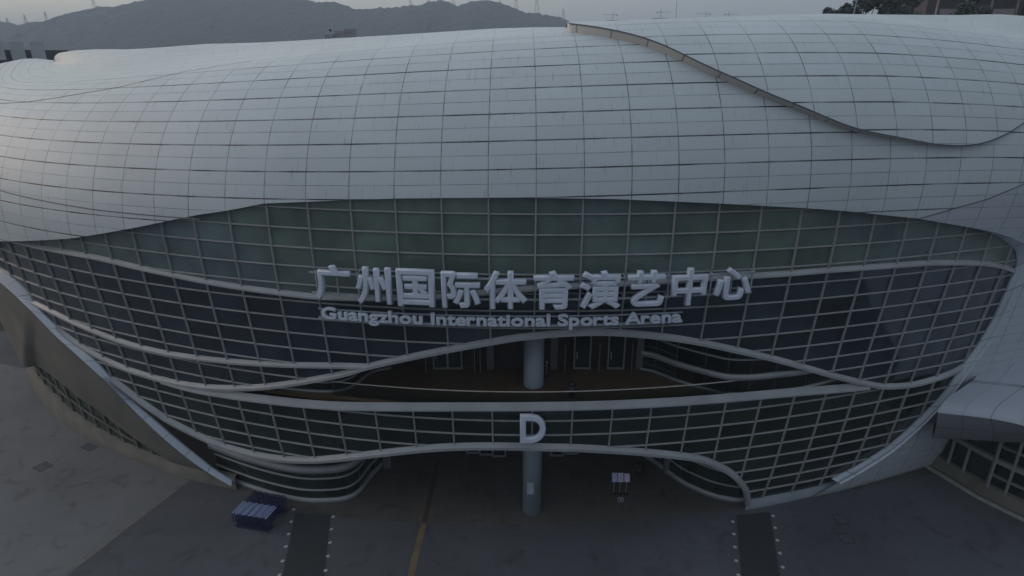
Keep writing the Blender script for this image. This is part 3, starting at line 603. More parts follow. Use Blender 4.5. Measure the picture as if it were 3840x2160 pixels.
# handrail along the upper floor edge
rl = MB(); pts = []
for q in range(60):
    i = -5.2+10.6*q/59; j = float(np.interp(i, *ar(BAND_D).T)); p = gp(i, j, -.35); pts.append(Vector((p.x, p.y, F2+.92)))
rl.sweep(pts, lambda k: [pts[k]+Vector(q) for q in ((0, -.022, -.022), (0, .022, -.022), (0, .022, .022), (0, -.022, .022))], 4)
hr = part(rl, 'handrail', RAILW)
mb = MB(); mb.grid(np.array([[(p.x, p.y+.03, F2), (p.x, p.y+.03, F2+.85)] for p in pts]), None, True); part(mb, 'glass_balustrade', CLEAR, hr)

# ------------------------------------------------------------------ lettering
def glyph(ch, size, extrude, bev, off, m, name, P, yaw, pitch, parent, sx=1.0, sy=1.0, center=True):
    c = bpy.data.curves.new('t', 'FONT'); c.body = ch; c.size = size; c.extrude = extrude; c.bevel_depth = bev; c.bevel_resolution = 0; c.offset = off; c.resolution_u = 4
    o = bpy.data.objects.new('t', c); COL.objects.link(o); dg = bpy.context.evaluated_depsgraph_get(); me = bpy.data.meshes.new_from_object(o.evaluated_get(dg)); bpy.data.objects.remove(o); bpy.data.curves.remove(c)
    v = np.array([tuple(q.co) for q in me.vertices]); cx = (v[:, 0].min()+v[:, 0].max())/2 if center else 0; cy = (v[:, 1].min()+v[:, 1].max())/2 if center == 'xy' else 0
    me.transform(Matrix.Diagonal((sx, sy, 1, 1)) @ Matrix.Translation((-cx, -cy, 0))); me.name = name; me.materials.clear(); me.materials.append(m)
    ob = bpy.data.objects.new(name, me); COL.objects.link(ob); ob.parent = parent
    ob.location = Vector(P)-parent.location; ob.rotation_euler = (math.pi/2+pitch, 0, yaw)
    return ob
CH = "广州国际体育演艺中心"; CI = [-4.4, -3.48, -2.55, -1.58, -0.63, 0.38, 1.37, 2.36, 3.32, 4.32]
CZ = [17.03, 16.98, 16.97, 16.94, 16.95, 16.94, 16.92, 16.93, 16.93, 16.97]
sg = empty('lettering_sign', (1.1, 28.0, 16.9), label='large raised Chinese characters on rails across the glass front, above the English lettering', cat='sign')
DZ = {'广': (.98, .92), '州': (.98, 1.0), '国': (1.06, 1.04), '际': (1.02, 1.0), '体': (1.04, 1.0), '育': (1.04, 1.0), '演': (1.04, 1.0), '艺': (1.0, .98), '中': (1.04, 1.0), '心': (1.0, .92)}
for c, i, z in zip(CH, CI, CZ):
    p = gp(i, 3.46, .92); th = float(plan(i*W)[2]); sx, sy = DZ[c]
    glyph(c, 1.98, .10, .052, .012, SIGN, 'character', (p.x, p.y, z), th, 0, sg, sx, sy, 'xy')
def rail_on(parent, i0, i1, z, off, wd, name='support_rail', m=STEEL):
    pts = []
    for q in range(60):
        i = i0+(i1-i0)*q/59; jj = np.linspace(0, 9, 60); zz = glass(i, jj)[:, 2]; j = float(np.interp(-z, -zz, jj)); pts.append(gp(i, j, off))
    mb = MB(); mb.sweep(pts, lambda k: [pts[k]+Vector(q)*wd for q in ((0, -.5, -.5), (0, .5, -.5), (0, .5, .5), (0, -.5, .5))], 4)
    o = mb.build(name, m, parent); o.location = -parent.location; return o, pts
rail_on(sg, -5.0, 4.9, 17.42, .62, .085); rail_on(sg, -5.0, 4.9, 16.32, .62, .085)
for i in np.arange(-4.85, 4.9, .485):
    mb = MB(); a_ = gp(i, 3.0, .60); b_ = gp(i, 4.1, .60); mb.box((a_.x, a_.y, 16.87), (.065, .06, 1.3), float(plan(i*W)[2])); 
    if int(round((i+4.85)/.485)) % 2 == 0: mb.bar((a_.x, a_.y, 17.42), (a_.x, a_.y+.6, 17.42), .06); mb.bar((a_.x, a_.y, 16.32), (a_.x, a_.y+.6, 16.32), .06)
    o = mb.build('support_post', STEEL, sg); o.location = -sg.location
se = empty('lettering_sign', (1.1, 28.0, 15.1), label='row of small raised English letters across the glass front, under the Chinese characters', cat='sign')
TXT = "Guangzhou International Sports Arena"
def advances(s, size):
    adv = []
    for k in range(len(s)+1):
        c = bpy.data.curves.new('t', 'FONT'); c.body = s[:k]+'|'; c.size = size; o = bpy.data.objects.new('t', c); COL.objects.link(o); bpy.context.view_layer.update(); adv.append(o.dimensions.x); bpy.data.objects.remove(o); bpy.data.curves.remove(c)
    return np.array(adv)
ADV = advances(TXT, 1.0); ADV -= ADV[0]; I0, I1 = -4.86, 3.30; tot = ADV[-1]
for k, c in enumerate(TXT):
    if c == ' ': continue
    tm = (ADV[k]+ADV[k+1])/2/tot; i = I0+(I1-I0)*tm; p = gp(i, 5.25, .66); th = float(plan(i*W)[2])
    glyph(c, .86, .07, .026, .006, SIGN, 'letter', (p.x, p.y, 14.90), th, 0, se, (I1-I0)*W/tot/.86*.98, 1.0, True)
rail_on(se, -4.95, 3.35, 14.86, .58, .12); rail_on(se, -4.95, 3.35, 15.35, .50, .06)
for i in np.arange(-4.9, 3.4, 1.0):
    mb = MB(); a_ = gp(i, 5.2, .5); mb.bar((a_.x, a_.y, 14.86), (a_.x, a_.y+.55, 14.86), .06); o = mb.build('support_bracket', STEEL, se); o.location = -se.location
sd = empty('entrance_letter', (1.14, 28.6, 7.5), label='big raised capital letter D fixed over the lower opening above the round column', cat='sign')
p = gp(0.0, 12.2, .52)
glyph('D', 2.42, .10, .05, .02, SIGN, 'letter', (p.x+.02, p.y, 8.36), float(plan(0)[2]), 0, sd, .86, 1.0, 'xy')
mb = MB(); mb.bar((p.x-.4, p.y, 8.3), (p.x-.4, p.y+.5, 8.3), .06); mb.bar((p.x-.4, p.y, 9.0), (p.x-.4, p.y+.5, 9.0), .06); o = mb.build('support_bracket', STEEL, sd); o.location = -sd.location

# ------------------------------------------------------------------ annex on the right
ax = empty('annex_building', (36, 34, 0), label='low annex with a rolled metal roof edge and strip windows, right of the arena front', cat='building')
def apart(mb, name, m, parent=ax, **k):
    o = mb.build(name, m, parent, **k)
    if parent is ax: o.location = -ax.location
    return o
BOT = [(26.8, 33.1, 4.5), (28.0, 33.0, 4.5), (29.3, 32.8, 4.6), (30.7, 32.3, 4.8), (32, 31.5, 5.2), (34.5, 29.2, 5.4), (38, 25.5, 5.4), (43, 20, 5.4)]
ROL = [(26.38, 32.83, 7.0), (27.3, 32.6, 7.0), (28.28, 32.38, 7.0), (29.58, 31.95, 7.0), (30.7, 31.2, 7.0), (33.2, 28.6, 7.0), (36.5, 24.9, 7.0), (41.5, 19.4, 7.0)]
BOT = np.array([p for p in cat([(a_, b_) for a_, b_, _ in BOT], 6)]); ROL = np.array(cat([(a_, b_) for a_, b_, _ in ROL], 6))
rows = []; uv = []; s = 0
for k in range(len(ROL)):
    if k: s += np.linalg.norm(ROL[k]-ROL[k-1])
    bz = interp([(26, 4.5), (29.3, 4.6), (30.7, 4.8), (32, 5.2), (34, 5.4)], BOT[k][0]); r_ = [(BOT[k][0]+.25, BOT[k][1]+.45, bz)]
    m_ = BOT[k]*.5+ROL[k]*.5; r_.append((m_[0], m_[1]-.05, bz*.5+3.5))
    for dx, dy, z in ((0, 0, 6.9), (.05, .08, 7.05), (.25, .26, 7.2), (.6, .55, 7.35), (1.3, 1.0, 7.52), (2.1, 1.45, 7.66), (3.5, 2.3, 7.86), (8, 6, 8.1), (14, 11, 8.1)): r_.append((ROL[k][0]+dx, ROL[k][1]+dy, z))
    rows.append(r_); uv.append([(s/1.5+.1, q) for q in (.02, 1, 1.5, 1.55, 1.6, 1.7, 1.8, 1.9, 2.0, 2.9, 3.9)])
mb = MB(); mb.grid(np.array(rows)[:, 2:], [u_[2:] for u_ in uv], True); aroof = apart(mb, 'roof', 'annex_panels')
panel_mat('annex_fascia_shaded', (.17, .175, .20), rough=.5, strong_odd=False, lw=(.014, .02, .02), stains=.2)  # annex panels again, the underlean's shade put into a darker colour
mb = MB(); mb.grid(np.array(rows)[:, :3], [u_[:3] for u_ in uv], True); o = mb.build('fascia', MATS['annex_fascia_shaded'], aroof)
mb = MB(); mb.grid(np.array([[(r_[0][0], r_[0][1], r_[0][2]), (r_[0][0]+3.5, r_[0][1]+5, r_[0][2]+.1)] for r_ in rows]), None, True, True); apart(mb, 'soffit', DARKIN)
WL = [(29.4, 38.5), (29.97, 37.2), (30.75, 35.4), (31.53, 33.48), (32.75, 31.57), (34.6, 28.6), (37, 25)]
WLc = cat(WL, 4)
def wl_strip(z0, z1, d, name, m, parent=ax, t0=0, t1=1, th=.0):
    n = len(WLc); a_ = int(t0*(n-1)); b_ = int(t1*(n-1))+1; P0 = WLc[a_:b_]; mb = MB(); vs = [Vector((p[0]-d, p[1]-d*.45, 0)) for p in P0]
    mb.sweep(vs, lambda k: [vs[k]+Vector((0, 0, z0)), vs[k]+Vector((.3, .15, z0)), vs[k]+Vector((.3, .15, z1)), vs[k]+Vector((0, 0, z1))], 4, [k/3 for k in range(len(vs))]); return apart(mb, name, m, parent)
wl_strip(-.05, .95, .0, 'wall', CONCB); wl_strip(.9, 5.4, -.22, 'glazing', DARK)
awall = wl_strip(2.75, 3.05, .06, 'beam', mat('annex_frame', (.17, .175, .175), .6))
wl_strip(.95, 1.0, .05, 'sill', CONCB)
AF = MATS['annex_frame']
for t in (.12, .21, .30, .38, .50, .62, .74, .86):
    p = WLc[int(t*(len(WLc)-1))]; mb = MB(); wdt = .30 if t == .50 else (.16 if t < .5 else .09); mb.box((p[0]-.03, p[1], 1.85 if t < .5 else 3.1), (.16, wdt, 1.9 if t < .5 else 4.5), R(-25)); apart(mb, 'post', AF)
for z in (1.75, 3.95): wl_strip(z, z+.07, .03, 'transom', AF, ax, .5, 1)
wl_strip(-.02, .06, .55, 'kerb_line', mat('pale_kerb', (.30, .29, .26), .8, 0, .2, 2, .2))

# ------------------------------------------------------------------ ground
def ground_mat(name, col, rough=.85, big=.35, warm=None, scale=.12, joint=None):
    m = bpy.data.materials.new(name); m.use_nodes = True; t = m.node_tree; b = t.nodes['Principled BSDF']; N = t.nodes.new; K = t.links.new
    c = N("ShaderNodeTexCoord"); n1 = N("ShaderNodeTexNoise"); n1.inputs['Scale'].default_value = scale; n1.inputs['Detail'].default_value = 8; n1.inputs['Roughness'].default_value = .6
    n2 = N("ShaderNodeTexNoise"); n2.inputs['Scale'].default_value = 14; n2.inputs['Detail'].default_value = 4
    K(c.outputs['Object'], n1.inputs['Vector']); K(c.outputs['Object'], n2.inputs['Vector'])
    mr = N("ShaderNodeMapRange"); K(n1.outputs[0], mr.inputs[0]); mr.inputs['From Min'].default_value = .3; mr.inputs['From Max'].default_value = .7; mr.inputs['To Min'].default_value = 1-big; mr.inputs['To Max'].default_value = 1+big
    m2 = N("ShaderNodeMapRange"); K(n2.outputs[0], m2.inputs[0]); m2.inputs['To Min'].default_value = .8; m2.inputs['To Max'].default_value = 1.2
    ml = N("ShaderNodeMath"); ml.operation = 'MULTIPLY'; K(mr.outputs[0], ml.inputs[0]); K(m2.outputs[0], ml.inputs[1])
    fac = ml.outputs[0]
    if joint:
        br_ = N("ShaderNodeTexBrick"); br_.offset = joint[2]; br_.inputs['Scale'].default_value = 1; br_.inputs['Brick Width'].default_value = joint[0]; br_.inputs['Row Height'].default_value = joint[1]; br_.inputs['Mortar Size'].default_value = joint[3]; br_.inputs['Mortar Smooth'].default_value = .3
        br_.inputs['Color1'].default_value = (1, 1, 1, 1); br_.inputs['Color2'].default_value = (.9, .9, .9, 1); br_.inputs['Mortar'].default_value = (joint[4],)*3+(1,); K(c.outputs['Object'], br_.inputs['Vector'])
        m4 = N("ShaderNodeMath"); m4.operation = 'MULTIPLY'; K(fac, m4.inputs[0]); K(br_.outputs[0], m4.inputs[1]); fac = m4.outputs[0]
        n5 = N("ShaderNodeTexNoise"); n5.inputs['Scale'].default_value = .55; n5.inputs['Detail'].default_value = 7; n5.inputs['Distortion'].default_value = 1.2; K(c.outputs['Object'], n5.inputs['Vector'])
        r5 = N("ShaderNodeMapRange"); K(n5.outputs[0], r5.inputs[0]); r5.inputs['From Min'].default_value = .56; r5.inputs['From Max'].default_value = .72; r5.inputs['To Min'].default_value = 1; r5.inputs['To Max'].default_value = .68
        m5 = N("ShaderNodeMath"); m5.operation = 'MULTIPLY'; K(fac, m5.inputs[0]); K(r5.outputs[0], m5.inputs[1]); fac = m5.outputs[0]
    vm = N("ShaderNodeVectorMath"); vm.operation = 'SCALE'; vm.inputs[0].default_value = col; K(fac, vm.inputs['Scale'])
    K(vm.outputs[0], b.inputs['Base Color']); b.inputs['Roughness'].default_value = rough; b.inputs['Specular IOR Level'].default_value = .3
    MATS[name] = m; return m
ground_mat('asphalt', (.083, .087, .100), .85, .2, joint=(6, 6, 0, .03, .8)); ground_mat('pale_asphalt', (.148, .152, .160), .85, .18, joint=(5, 5, 0, .03, .82)); ground_mat('paving', (.092, .088, .080), .8, .2, scale=.3, joint=(.6, .6, 0, .025, .72))
ground_mat('dark_strip', (.030, .036, .040), .7, .25); ground_mat('earth', (.03, .035, .03), .9, .3, scale=.01)
def flat(name, pts, z, m, kind='structure', **k):
    mb = MB(); mb.quad([(x, y, z) for x, y in pts]); return mb.build(name, m, None, kind=kind, **k)
flat('ground', [(-4000, -1500), (4000, -1500), (4000, 5000), (-4000, 5000)], -.02, MATS['earth'])
mb = MB(); mb.quad([(-160, -90, -.004), (160, -90, -.004), (160, 60, -.004), (-160, 60, -.004)]); mb.build('road', MATS['asphalt'], None, kind='structure')
# paler plaza on the left with its light edge strip
CE = [(-34, 2), (-25.67, 26.76), (-24.49, 30.32), (-23.42, 33.26), (-22.7, 35.6)]
mb = MB(); mb.quad([(x, y, .002) for x, y in [(-90, -30), (-41, -20)]+CE+[(-27, 38), (-33, 41), (-41, 47), (-44.5, 51), (-60, 56), (-90, 60)]]); mb.build('pavement', MATS['pale_asphalt'], None, kind='structure')
flat('kerb', CE+[(x+.42, y-.1) for x, y in CE[::-1]], .006, mat('worn_pale_strip', (.13, .13, .13), .8, 0, .3, 1.5, .2))
# paved apron in front of the doors: gentle arc
AP = [(-23, 36.2), (-19.5, 34.4), (-17, 33.1), (-14, 32.1), (-10.86, 31.45), (-5.37, 30.95), (-0.33, 30.7), (4.7, 30.95), (10.99, 31.7), (15, 32.2), (21, 33.6), (30.5, 36), (30, 42), (-22, 42)]
mb = MB(); mb.quad([(x, y, .004) for x, y in AP]); mb.build('paved_apron', MATS['paving'], None, kind='structure')
flat('road_strip', [(-13.95, 31.85), (-13.0, 26.76), (-11.2, 17), (-8.8, 17), (-10.62, 26.76), (-11.65, 31.75)], .008, MATS['dark_strip'])
flat('road_strip', [(14.39, 31.7), (12.99, 26.76), (10.3, 17), (12.2, 17), (15.18, 26.76), (16.63, 31.95)], .008, MATS['dark_strip'])
YP = ground_mat('worn_yellow_paint', (.15, .115, .065), .8, .25, scale=.8); YB = ground_mat('worn_brown_paint', (.075, .052, .035), .8, .3, scale=.8)
flat('painted_line', [(-5.98, 24), (-5.90, 28), (-5.72, 30.98), (-5.38, 30.98), (-5.5, 28), (-5.56, 24)], .009, YP)
flat('painted_line', [(-5.70, 31.02), (-5.55, 37.5), (-5.2, 37.5), (-5.36, 31.02)], .009, YB)
# round flush lights beside the dark strips
gl = empty('ground_light', (0, 0, 0)); mb = MB(); mb.cyl((0, 0, 0), (0, 0, .012), .125, .115, 20); mb.build('rim', mat('light_rim', (.26, .28, .30), .5, .3), gl)
mb = MB(); mb.cyl((0, 0, .012), (0, 0, .02), .095, .08, 20); mb.build('lens', mat('light_lens', (.42, .46, .50), .3), gl)
ROWS = [('left of the dark strip by the barriers', [(-14.18, 32.21), (-13.96, 31.09), (-13.76, 30.02), (-13.57, 28.99), (-13.37, 27.86), (-13.19, 26.82)]),
        ('right of the dark strip by the barriers', [(-11.42, 31.54), (-11.23, 30.43), (-11.01, 29.31), (-10.83, 28.23), (-10.66, 27.15)]),
        ('left of the dark strip by the annex', [(13.96, 31.09), (13.67, 30.02), (13.37, 28.95), (13.08, 27.88), (12.84, 26.82)]),
        ('right of the dark strip by the annex', [(16.72, 31.62), (16.43, 30.55), (16.13, 29.49), (15.86, 28.46), (15.59, 27.39)])]
ORD = ['nearest the arena', 'second from the arena', 'third from the arena', 'fourth from the arena', 'fifth from the arena', 'sixth from the arena']
first = True
for nm, L_ in ROWS:
    for q, (x, y) in enumerate(L_):
        o = gl if first else copy_tree(gl); first = False; o.location = (x, y, .009)
        tag(o, 'round light %s, %s' % (nm, ORD[q]), 'ground light', 'round lights set in the ground beside the dark strips')
# service covers
def cover(pts, label):
    c = Vector((sum(p[0] for p in pts)/4, sum(p[1] for p in pts)/4, 0)); root = empty('service_cover', (c.x, c.y, .006), label=label, cat='cover', group='rectangular covers in the paving')
    mb = MB(); pp = [Vector((p[0], p[1], 0))-c for p in pts]
    for k in range(4): mb.bar(pp[k]+Vector((0, 0, .004)), pp[(k+1) % 4]+Vector((0, 0, .004)), .045, .008)
    mb.build('rim', mat('cover_rim', (.02, .022, .026), .7), root); mb = MB(); mb.quad([p*.93+Vector((0, 0, .003)) for p in pp]); mb.build('lid', mat('cover_lid', (.065, .072, .085), .7, .0, .3, 3, .2), root)
cover([(-34.29, 36.52), (-33.9, 37.26), (-33.0, 36.8), (-33.4, 36.06)], 'rectangular cover in the pale pavement, the one farther left')
cover([(-32.5, 39.0), (-31.46, 38.5), (-31.2, 39.05), (-32.25, 39.55)][::-1], 'rectangular cover in the pale pavement close to the concrete wing')
cover([(20.56, 31.69), (21.27, 31.74), (21.29, 30.97), (20.56, 30.9)], 'square cover in the dark road by the annex, the one nearer the glass')
cover([(20.03, 30.07), (20.89, 30.07), (20.78, 29.27), (20.04, 29.27)], 'pale square cover in the dark road by the annex, the one nearer the viewer')

# ------------------------------------------------------------------ nested crowd barriers
BLUEP = mat('dark_blue_paint', (.012, .020, .085), .45); WHT = mat('pale_blue_plastic', (.30, .38, .62), .5)
br = empty('crowd_barrier', (0, 0, 0)); mb = MB()
mb.bar((0, -1.15, .42), (0, 1.0, .42), .035); mb.bar((0, -1.15, .42), (0, -1.15, 1.06), .035); mb.bar((0, 1.0, .42), (0, 1.0, 1.06), .035)
mb.build('frame', BLUEP, br); mb = MB()
for q in range(9): mb.bar((0, -.95+q*.24, .43), (0, -.95+q*.24, 1.04), .018)
mb.build('bars', BLUEP, br); mb = MB(); mb.bar((0, -.02, 1.07), (0, 1.0, 1.07), .036, .03); mb.build('rear_rail', BLUEP, br)
mb = MB(); mb.bar((0, -1.15, 1.07), (0, -.05, 1.07), .055, .03); mb.build('top_rail', WHT, br)
for y in (-.85, .7):
    mb = MB(); mb.bar((0, y, .42), (0, y, .04), .035); mb.bar((-.05, y-.3, .025), (.05, y+.3, .025), .05, .03); mb.build('leg', BLUEP, br)
NUM = ['first', 'second', 'third', 'fourth', 'fifth', 'sixth', 'seventh', 'eighth', 'ninth', 'tenth', 'eleventh', 'twelfth', 'thirteenth', 'fourteenth', 'fifteenth', 'sixteenth', 'seventeenth', 'eighteenth']
for q in range(18):
    o = br if q == 0 else copy_tree(br); o.location = (-17.05+q*.133, 31.75-q*.028+.05*math.sin(q*2.1), .004); o.rotation_euler = (0, 0, R(-14+1.2*math.sin(q*1.7)))
    tag(o, 'dark blue crowd barrier with pale top rail, %s from the left in its row' % NUM[q], 'barrier', 'crowd barriers nested together on the asphalt')
# poster stands, bins, and small rings added for white reflections on the paving
POST = [((.36, .36, .62), 'pale blue poster on a thin stand under the overhang, leftmost of the three'), ((.50, .47, .60), 'grey poster with a dark centre line on a thin stand, middle one of the three'), ((.54, .43, .60), 'pinkish poster on a thin stand under the overhang, rightmost of the three')]
for q, (x, (c, lb_)) in enumerate(zip((6.84, 7.24, 7.66), POST)):
    root = empty('poster_stand', (x, 33.75, .004), label=lb_, cat='poster stand', group='poster stands under the overhang')
    mb = MB(); mb.box((0, 0, 1.3), (.36, .025, .56), tilt=Matrix.Rotation(R(-25), 3, 'X')); mb.build('poster', mat('poster_%d' % q, c, .6, 0, .3, 4, .15), root)
    if q < 2: mb = MB(); mb.box((0, .12, 1.585), (.40, .03, .05)); mb.build('top_bar', mat('poster_bar', (.4, .4, .45), .4), root)
    if q == 1: mb = MB(); mb.box((0, -.017, 1.3), (.03, .01, .36), tilt=Matrix.Rotation(R(-25), 3, 'X')); mb.build('printed_line', mat('poster_ink', (.06, .06, .1), .7), root)
    mb = MB(); mb.bar((0, .04, .02), (0, .04, 1.2), .025); mb.build('pole', STEEL, root); mb = MB(); mb.box((0, 0, .012), (.34, .28, .022)); mb.build('base', BLACKP, root)
for x, lb_ in ((7.08, 'small pale ring standing in for a reflection in front of the poster stands, left one'), (7.28, 'small pale ring standing in for a reflection in front of the poster stands, right one')):
    root = empty('reflection_ring', (x, 33.0, .14), label=lb_, cat='ring', group='pale rings in front of the poster stands'); mb = MB(); M_ = Matrix.Rotation(R(62), 3, 'X') @ Matrix.Rotation(R(15), 3, 'Y'); pts = [M_ @ Vector((.075*math.cos(t), .15*math.sin(t), 0)) for t in np.linspace(0, 2*math.pi, 25)]
    for a_, b_ in zip(pts[:-1], pts[1:]): mb.cyl(a_, b_, .022, n=6)
    mb.build('hoop', mat('reflection_white', (.45, .47, .47), .5), root); mb = MB(); mb.box((0, .02, -.13), (.09, .08, .03)); mb.build('ring_foot', BLACKP, root)
def bin_(loc, r, h, label):
    root = empty('rubbish_bin', loc, label=label, cat='bin'); mb = MB(); mb.cyl((0, 0, 0), (0, 0, h*.8), r*.82, r, 20); mb.build('body', BLACKP, root); mb = MB(); mb.cyl((0, 0, h*.8), (0, 0, h*.93), r*1.04, r*.8, 20); mb.cyl((0, 0, h*.93), (0, 0, h), r*.8, r*.3, 20); mb.build('lid', BLACKP, root)
bin_((8.9, 35.9, .006), .42, .85, 'black rounded bin in the dark lobby behind the poster stands'); bin_((3.4, 30.75, F2+.005), .26, .95, 'black round-topped bin by the handrail of the upper hall')
root = empty('queue_post', (2.1, 33.1, F2+.005), label='slim post with a white cap beside the column in the upper hall', cat='post'); mb = MB(); mb.cyl((0, 0, 0), (0, 0, .95), .02, n=8); mb.build('pole', STEEL, root); mb = MB(); mb.cyl((0, 0, .95), (0, 0, 1.0), .06, .05, 12); mb.build('cap', mat('white_cap', (.8, .8, .8), .4), root); mb = MB(); mb.cyl((0, 0, 0), (0, 0, .02), .14, n=16); mb.build('base', BLACKP, root)

# ------------------------------------------------------------------ things standing on the roof
def pole(loc, h, label, name='lightning_rod', lean=0, r=.03, head=False):
    root = empty(name, loc, label=label, cat='roof camera pole' if head else 'rod', **({} if head else dict(group='rods on the roof')))
    mb = MB(); mb.cyl((0, 0, -.3), (lean, 0, h), r, r*.5, 8); mb.build('pole', mat('pole_paint', (.33, .36, .40), .5), root)
    mb = MB(); mb.box((0, 0, -.25), (.16, .16, .12)); mb.build('base', STEEL, root)
    if head: mb = MB(); mb.box((lean+.04, -.05, h), (.14, .24, .13)); mb.cyl((lean, 0, h+.05), (lean, 0, h+.13), .07, .03, 10); mb.build('camera_head', BLACKP, root)
pole((-14.25, 52, 28.6), .85, 'thin pole with a dark camera head on the roof crest, left of centre', 'camera_pole', .02, .035, True)
pole((10.6, 43.2, 29.85), 2.1, 'tallest thin rod on the right roof crest, left of the trees', lean=-.1, r=.022)
pole((22.9, 45, 30.2), 2.0, 'leaning thin rod on the roof crest in front of the trees', lean=.16, r=.03)
pole((-39.7, 60, 27.7), .5, 'short dark rod on the left end of the roof crest', lean=-.1, r=.035)
pole((-16.6, 50, 28.35), .42, 'short rod on the roof crest left of the camera pole', r=.025)
pole((23.75, 45.5, 30.25), .3, 'stubby rod on the roof crest just right of the leaning rod', r=.04)

# ------------------------------------------------------------------ far background: hills, pylons, cranes, flats, trees
ground_mat('hill_woods', (.014, .021, .021), .95, .75, scale=.045)
HILL = [(-1500, 40), (-1071, 65.5), (-993, 83), (-919.9, 87.7), (-909.6, 86.8), (-893.4, 79.8), (-879.6, 77.6), (-853.4, 85.5), (-837, 89.5), (-824, 86.8), (-809, 89.5), (-789, 93.9), (-758, 103), (-734.5, 111.7), (-708.4, 111.7), (-688.9, 113.9), (-669.1, 117.3), (-651.6, 121.7), (-624.5, 126.8), (-576.2, 132), (-481.4, 134.5), (-387.5, 130.3), (-357.7, 122.5), (-348.6, 119.1), (-322.4, 120), (-303.7, 117.4), (-280.9, 107.8), (-242.7, 108.7), (-202.6, 110.9), (-166.2, 114.8), (-126.5, 122.5), (-109.1, 119.1), (-96.5, 113), (-77.3, 119.5), (-56.9, 121.3), (-39.8, 121.7), (-19, 117.4), (-9, 113.9), (9.5, 108.7), (26.2, 102.2), (50, 100.9), (78.8, 96.5), (98, 89), (124.9, 78.9), (183.8, 56.7), (260, 25), (340, 6), (420, 0)]
from mathutils import noise
xs = np.arange(-1500, 420, 5.0); rows = []
PF = [(760, 0), (860, .22), (960, .46), (1040, .68), (1100, .82), (1150, .925), (1180, .975), (1200, 1), (1225, .97), (1300, .7), (1500, .2), (1650, 0)]
for x in xs:
    h = interp(HILL, x); r_ = []
    for y in list(np.arange(760, 1240, 8.0))+[1300, 1400, 1500, 1650]:
        f = interp(PF, y); ridge = noise.noise(Vector((x*.009, y*.004, 3)))*26*f*(1-f)
        crown = abs(noise.noise(Vector((x*.075, y*.075, 1))))*5+noise.noise(Vector((x*.19, y*.19, 5)))*2.2
        r_.append((x, y, max(-1, h*f+ridge+(crown-1.6)*min(1, f*2))))
    rows.append(r_)
mb = MB(); mb.grid(np.array(rows), None, False); mb.build('hills', MATS['hill_woods'], None, kind='structure')
rows = []
for x in np.arange(-1000, -420, 5.0):
    h = interp([(-1000, 60), (-760, 62), (-700, 58), (-640, 50), (-560, 34), (-480, 22), (-430, 5)], x); rows.append([(x, y, max(-1, h*f+noise.noise(Vector((x*.1, y*.1, 2)))*2.5*min(1, 2*f))) for y, f in ((620, 0), (700, .5), (760, .85), (800, 1), (850, .8), (980, 0))])
mb = MB(); mb.grid(np.array(rows), None, False); mb.build('hills', MATS['hill_woods'], None, kind='structure')
PYM = mat('pylon_steel', (.12, .13, .14), .7)
def pylon(x, y, z0, h, label, lean=0):
    root = empty('power_pylon', (x, y, z0-3), label=label, cat='pylon', group='power pylons along the hill ridge'); mb = MB(); h += 3; wd = h*.13
    for sx in (-1, 1):
        for sy in (-1, 1): mb.bar((sx*wd, sy*wd, 0), (sx*wd*.18+lean, sy*wd*.18, h*.85), .45)
    for q in range(6):
        a_ = q/6*.85; b_ = (q+1)/6*.85; f = lambda t: wd*(1-t/.85*.82); sg_ = 1 if q % 2 else -1; mb.bar((sg_*f(a_), -f(a_), a_*h), (-sg_*f(b_), -f(b_), b_*h), .3)
    mb.bar((lean, 0, h*.85), (lean, 0, h), .5); mb.build('tower', PYM, root)
    for t in (.72, .86): mb = MB(); mb.bar((lean-wd*1.1, 0, h*t), (lean+wd*1.1, 0, h*t), .4); mb.build('crossarm', PYM, root)
PY = [(-930.9, 86, 10, 'short dark power pylon at the far left edge of the ridge'), (-909.8, 79, 16, 'faint power pylon on the left slope, second from the left'), (-876.5, 82, 19, 'power pylon above the saddle of the ridge, third from the left'), (-838.2, 86, 20, 'power pylon on the low ridge, fourth from the left'), (-747, 110, 23, 'power pylon at the shoulder of the big left hill'), (-180.9, 112, 18, 'power pylon in the dip between the two hills, left one'), (-148.4, 113, 20, 'power pylon just left of the middle peak'), (-103.8, 112, 20, 'power pylon in the notch right of the middle peak'), (-20.3, 115, 15, 'power pylon on top of the right hill'), (7.5, 107, 23, 'power pylon on the right slope of the right hill'), (44.9, 99, 31, 'tall power pylon lower on the right slope of the hill'), (93, 87, 23, 'lowest power pylon at the right foot of the ridge')]
for x, z, h, lb_ in PY: pylon(x, 1205, z, h, lb_, -.8)
CRM = mat('crane_paint', (.10, .10, .10), .7)
ground_mat('far_concrete', (.10, .10, .11), .9, .2, scale=.05)
for x, z, h, jib, lb_ in ((226, 100, 23, 1, 'leftmost tower crane on the skyline over the upper roof'), (333, 103, 26, -1, 'tallest tower crane, second from the left on the skyline'), (434, 104, 20, 1, 'third tower crane from the left on the skyline'), (485, 104, 19, -1, 'rightmost tower crane on the skyline near the trees')):
    root = empty('tower_crane', (x, 1500, z), label=lb_, cat='crane', group='tower cranes on the skyline'); mb = MB(); mb.bar((0, 0, -3), (0, 0, h), 1.3); mb.build('mast', CRM, root)
    mb = MB(); mb.bar((-jib*22, 0, h*.72), (jib*9, 0, h*.72), .9); mb.build('jib', CRM, root); mb = MB(); mb.box((jib*9, 0, h*.72-1), (3.5, 2, 3)); mb.build('counterweight', CRM, root); mb = MB(); mb.box((jib*1.2, 0, h*.68), (2, 2, 2.4)); mb.build('cab', CRM, root)
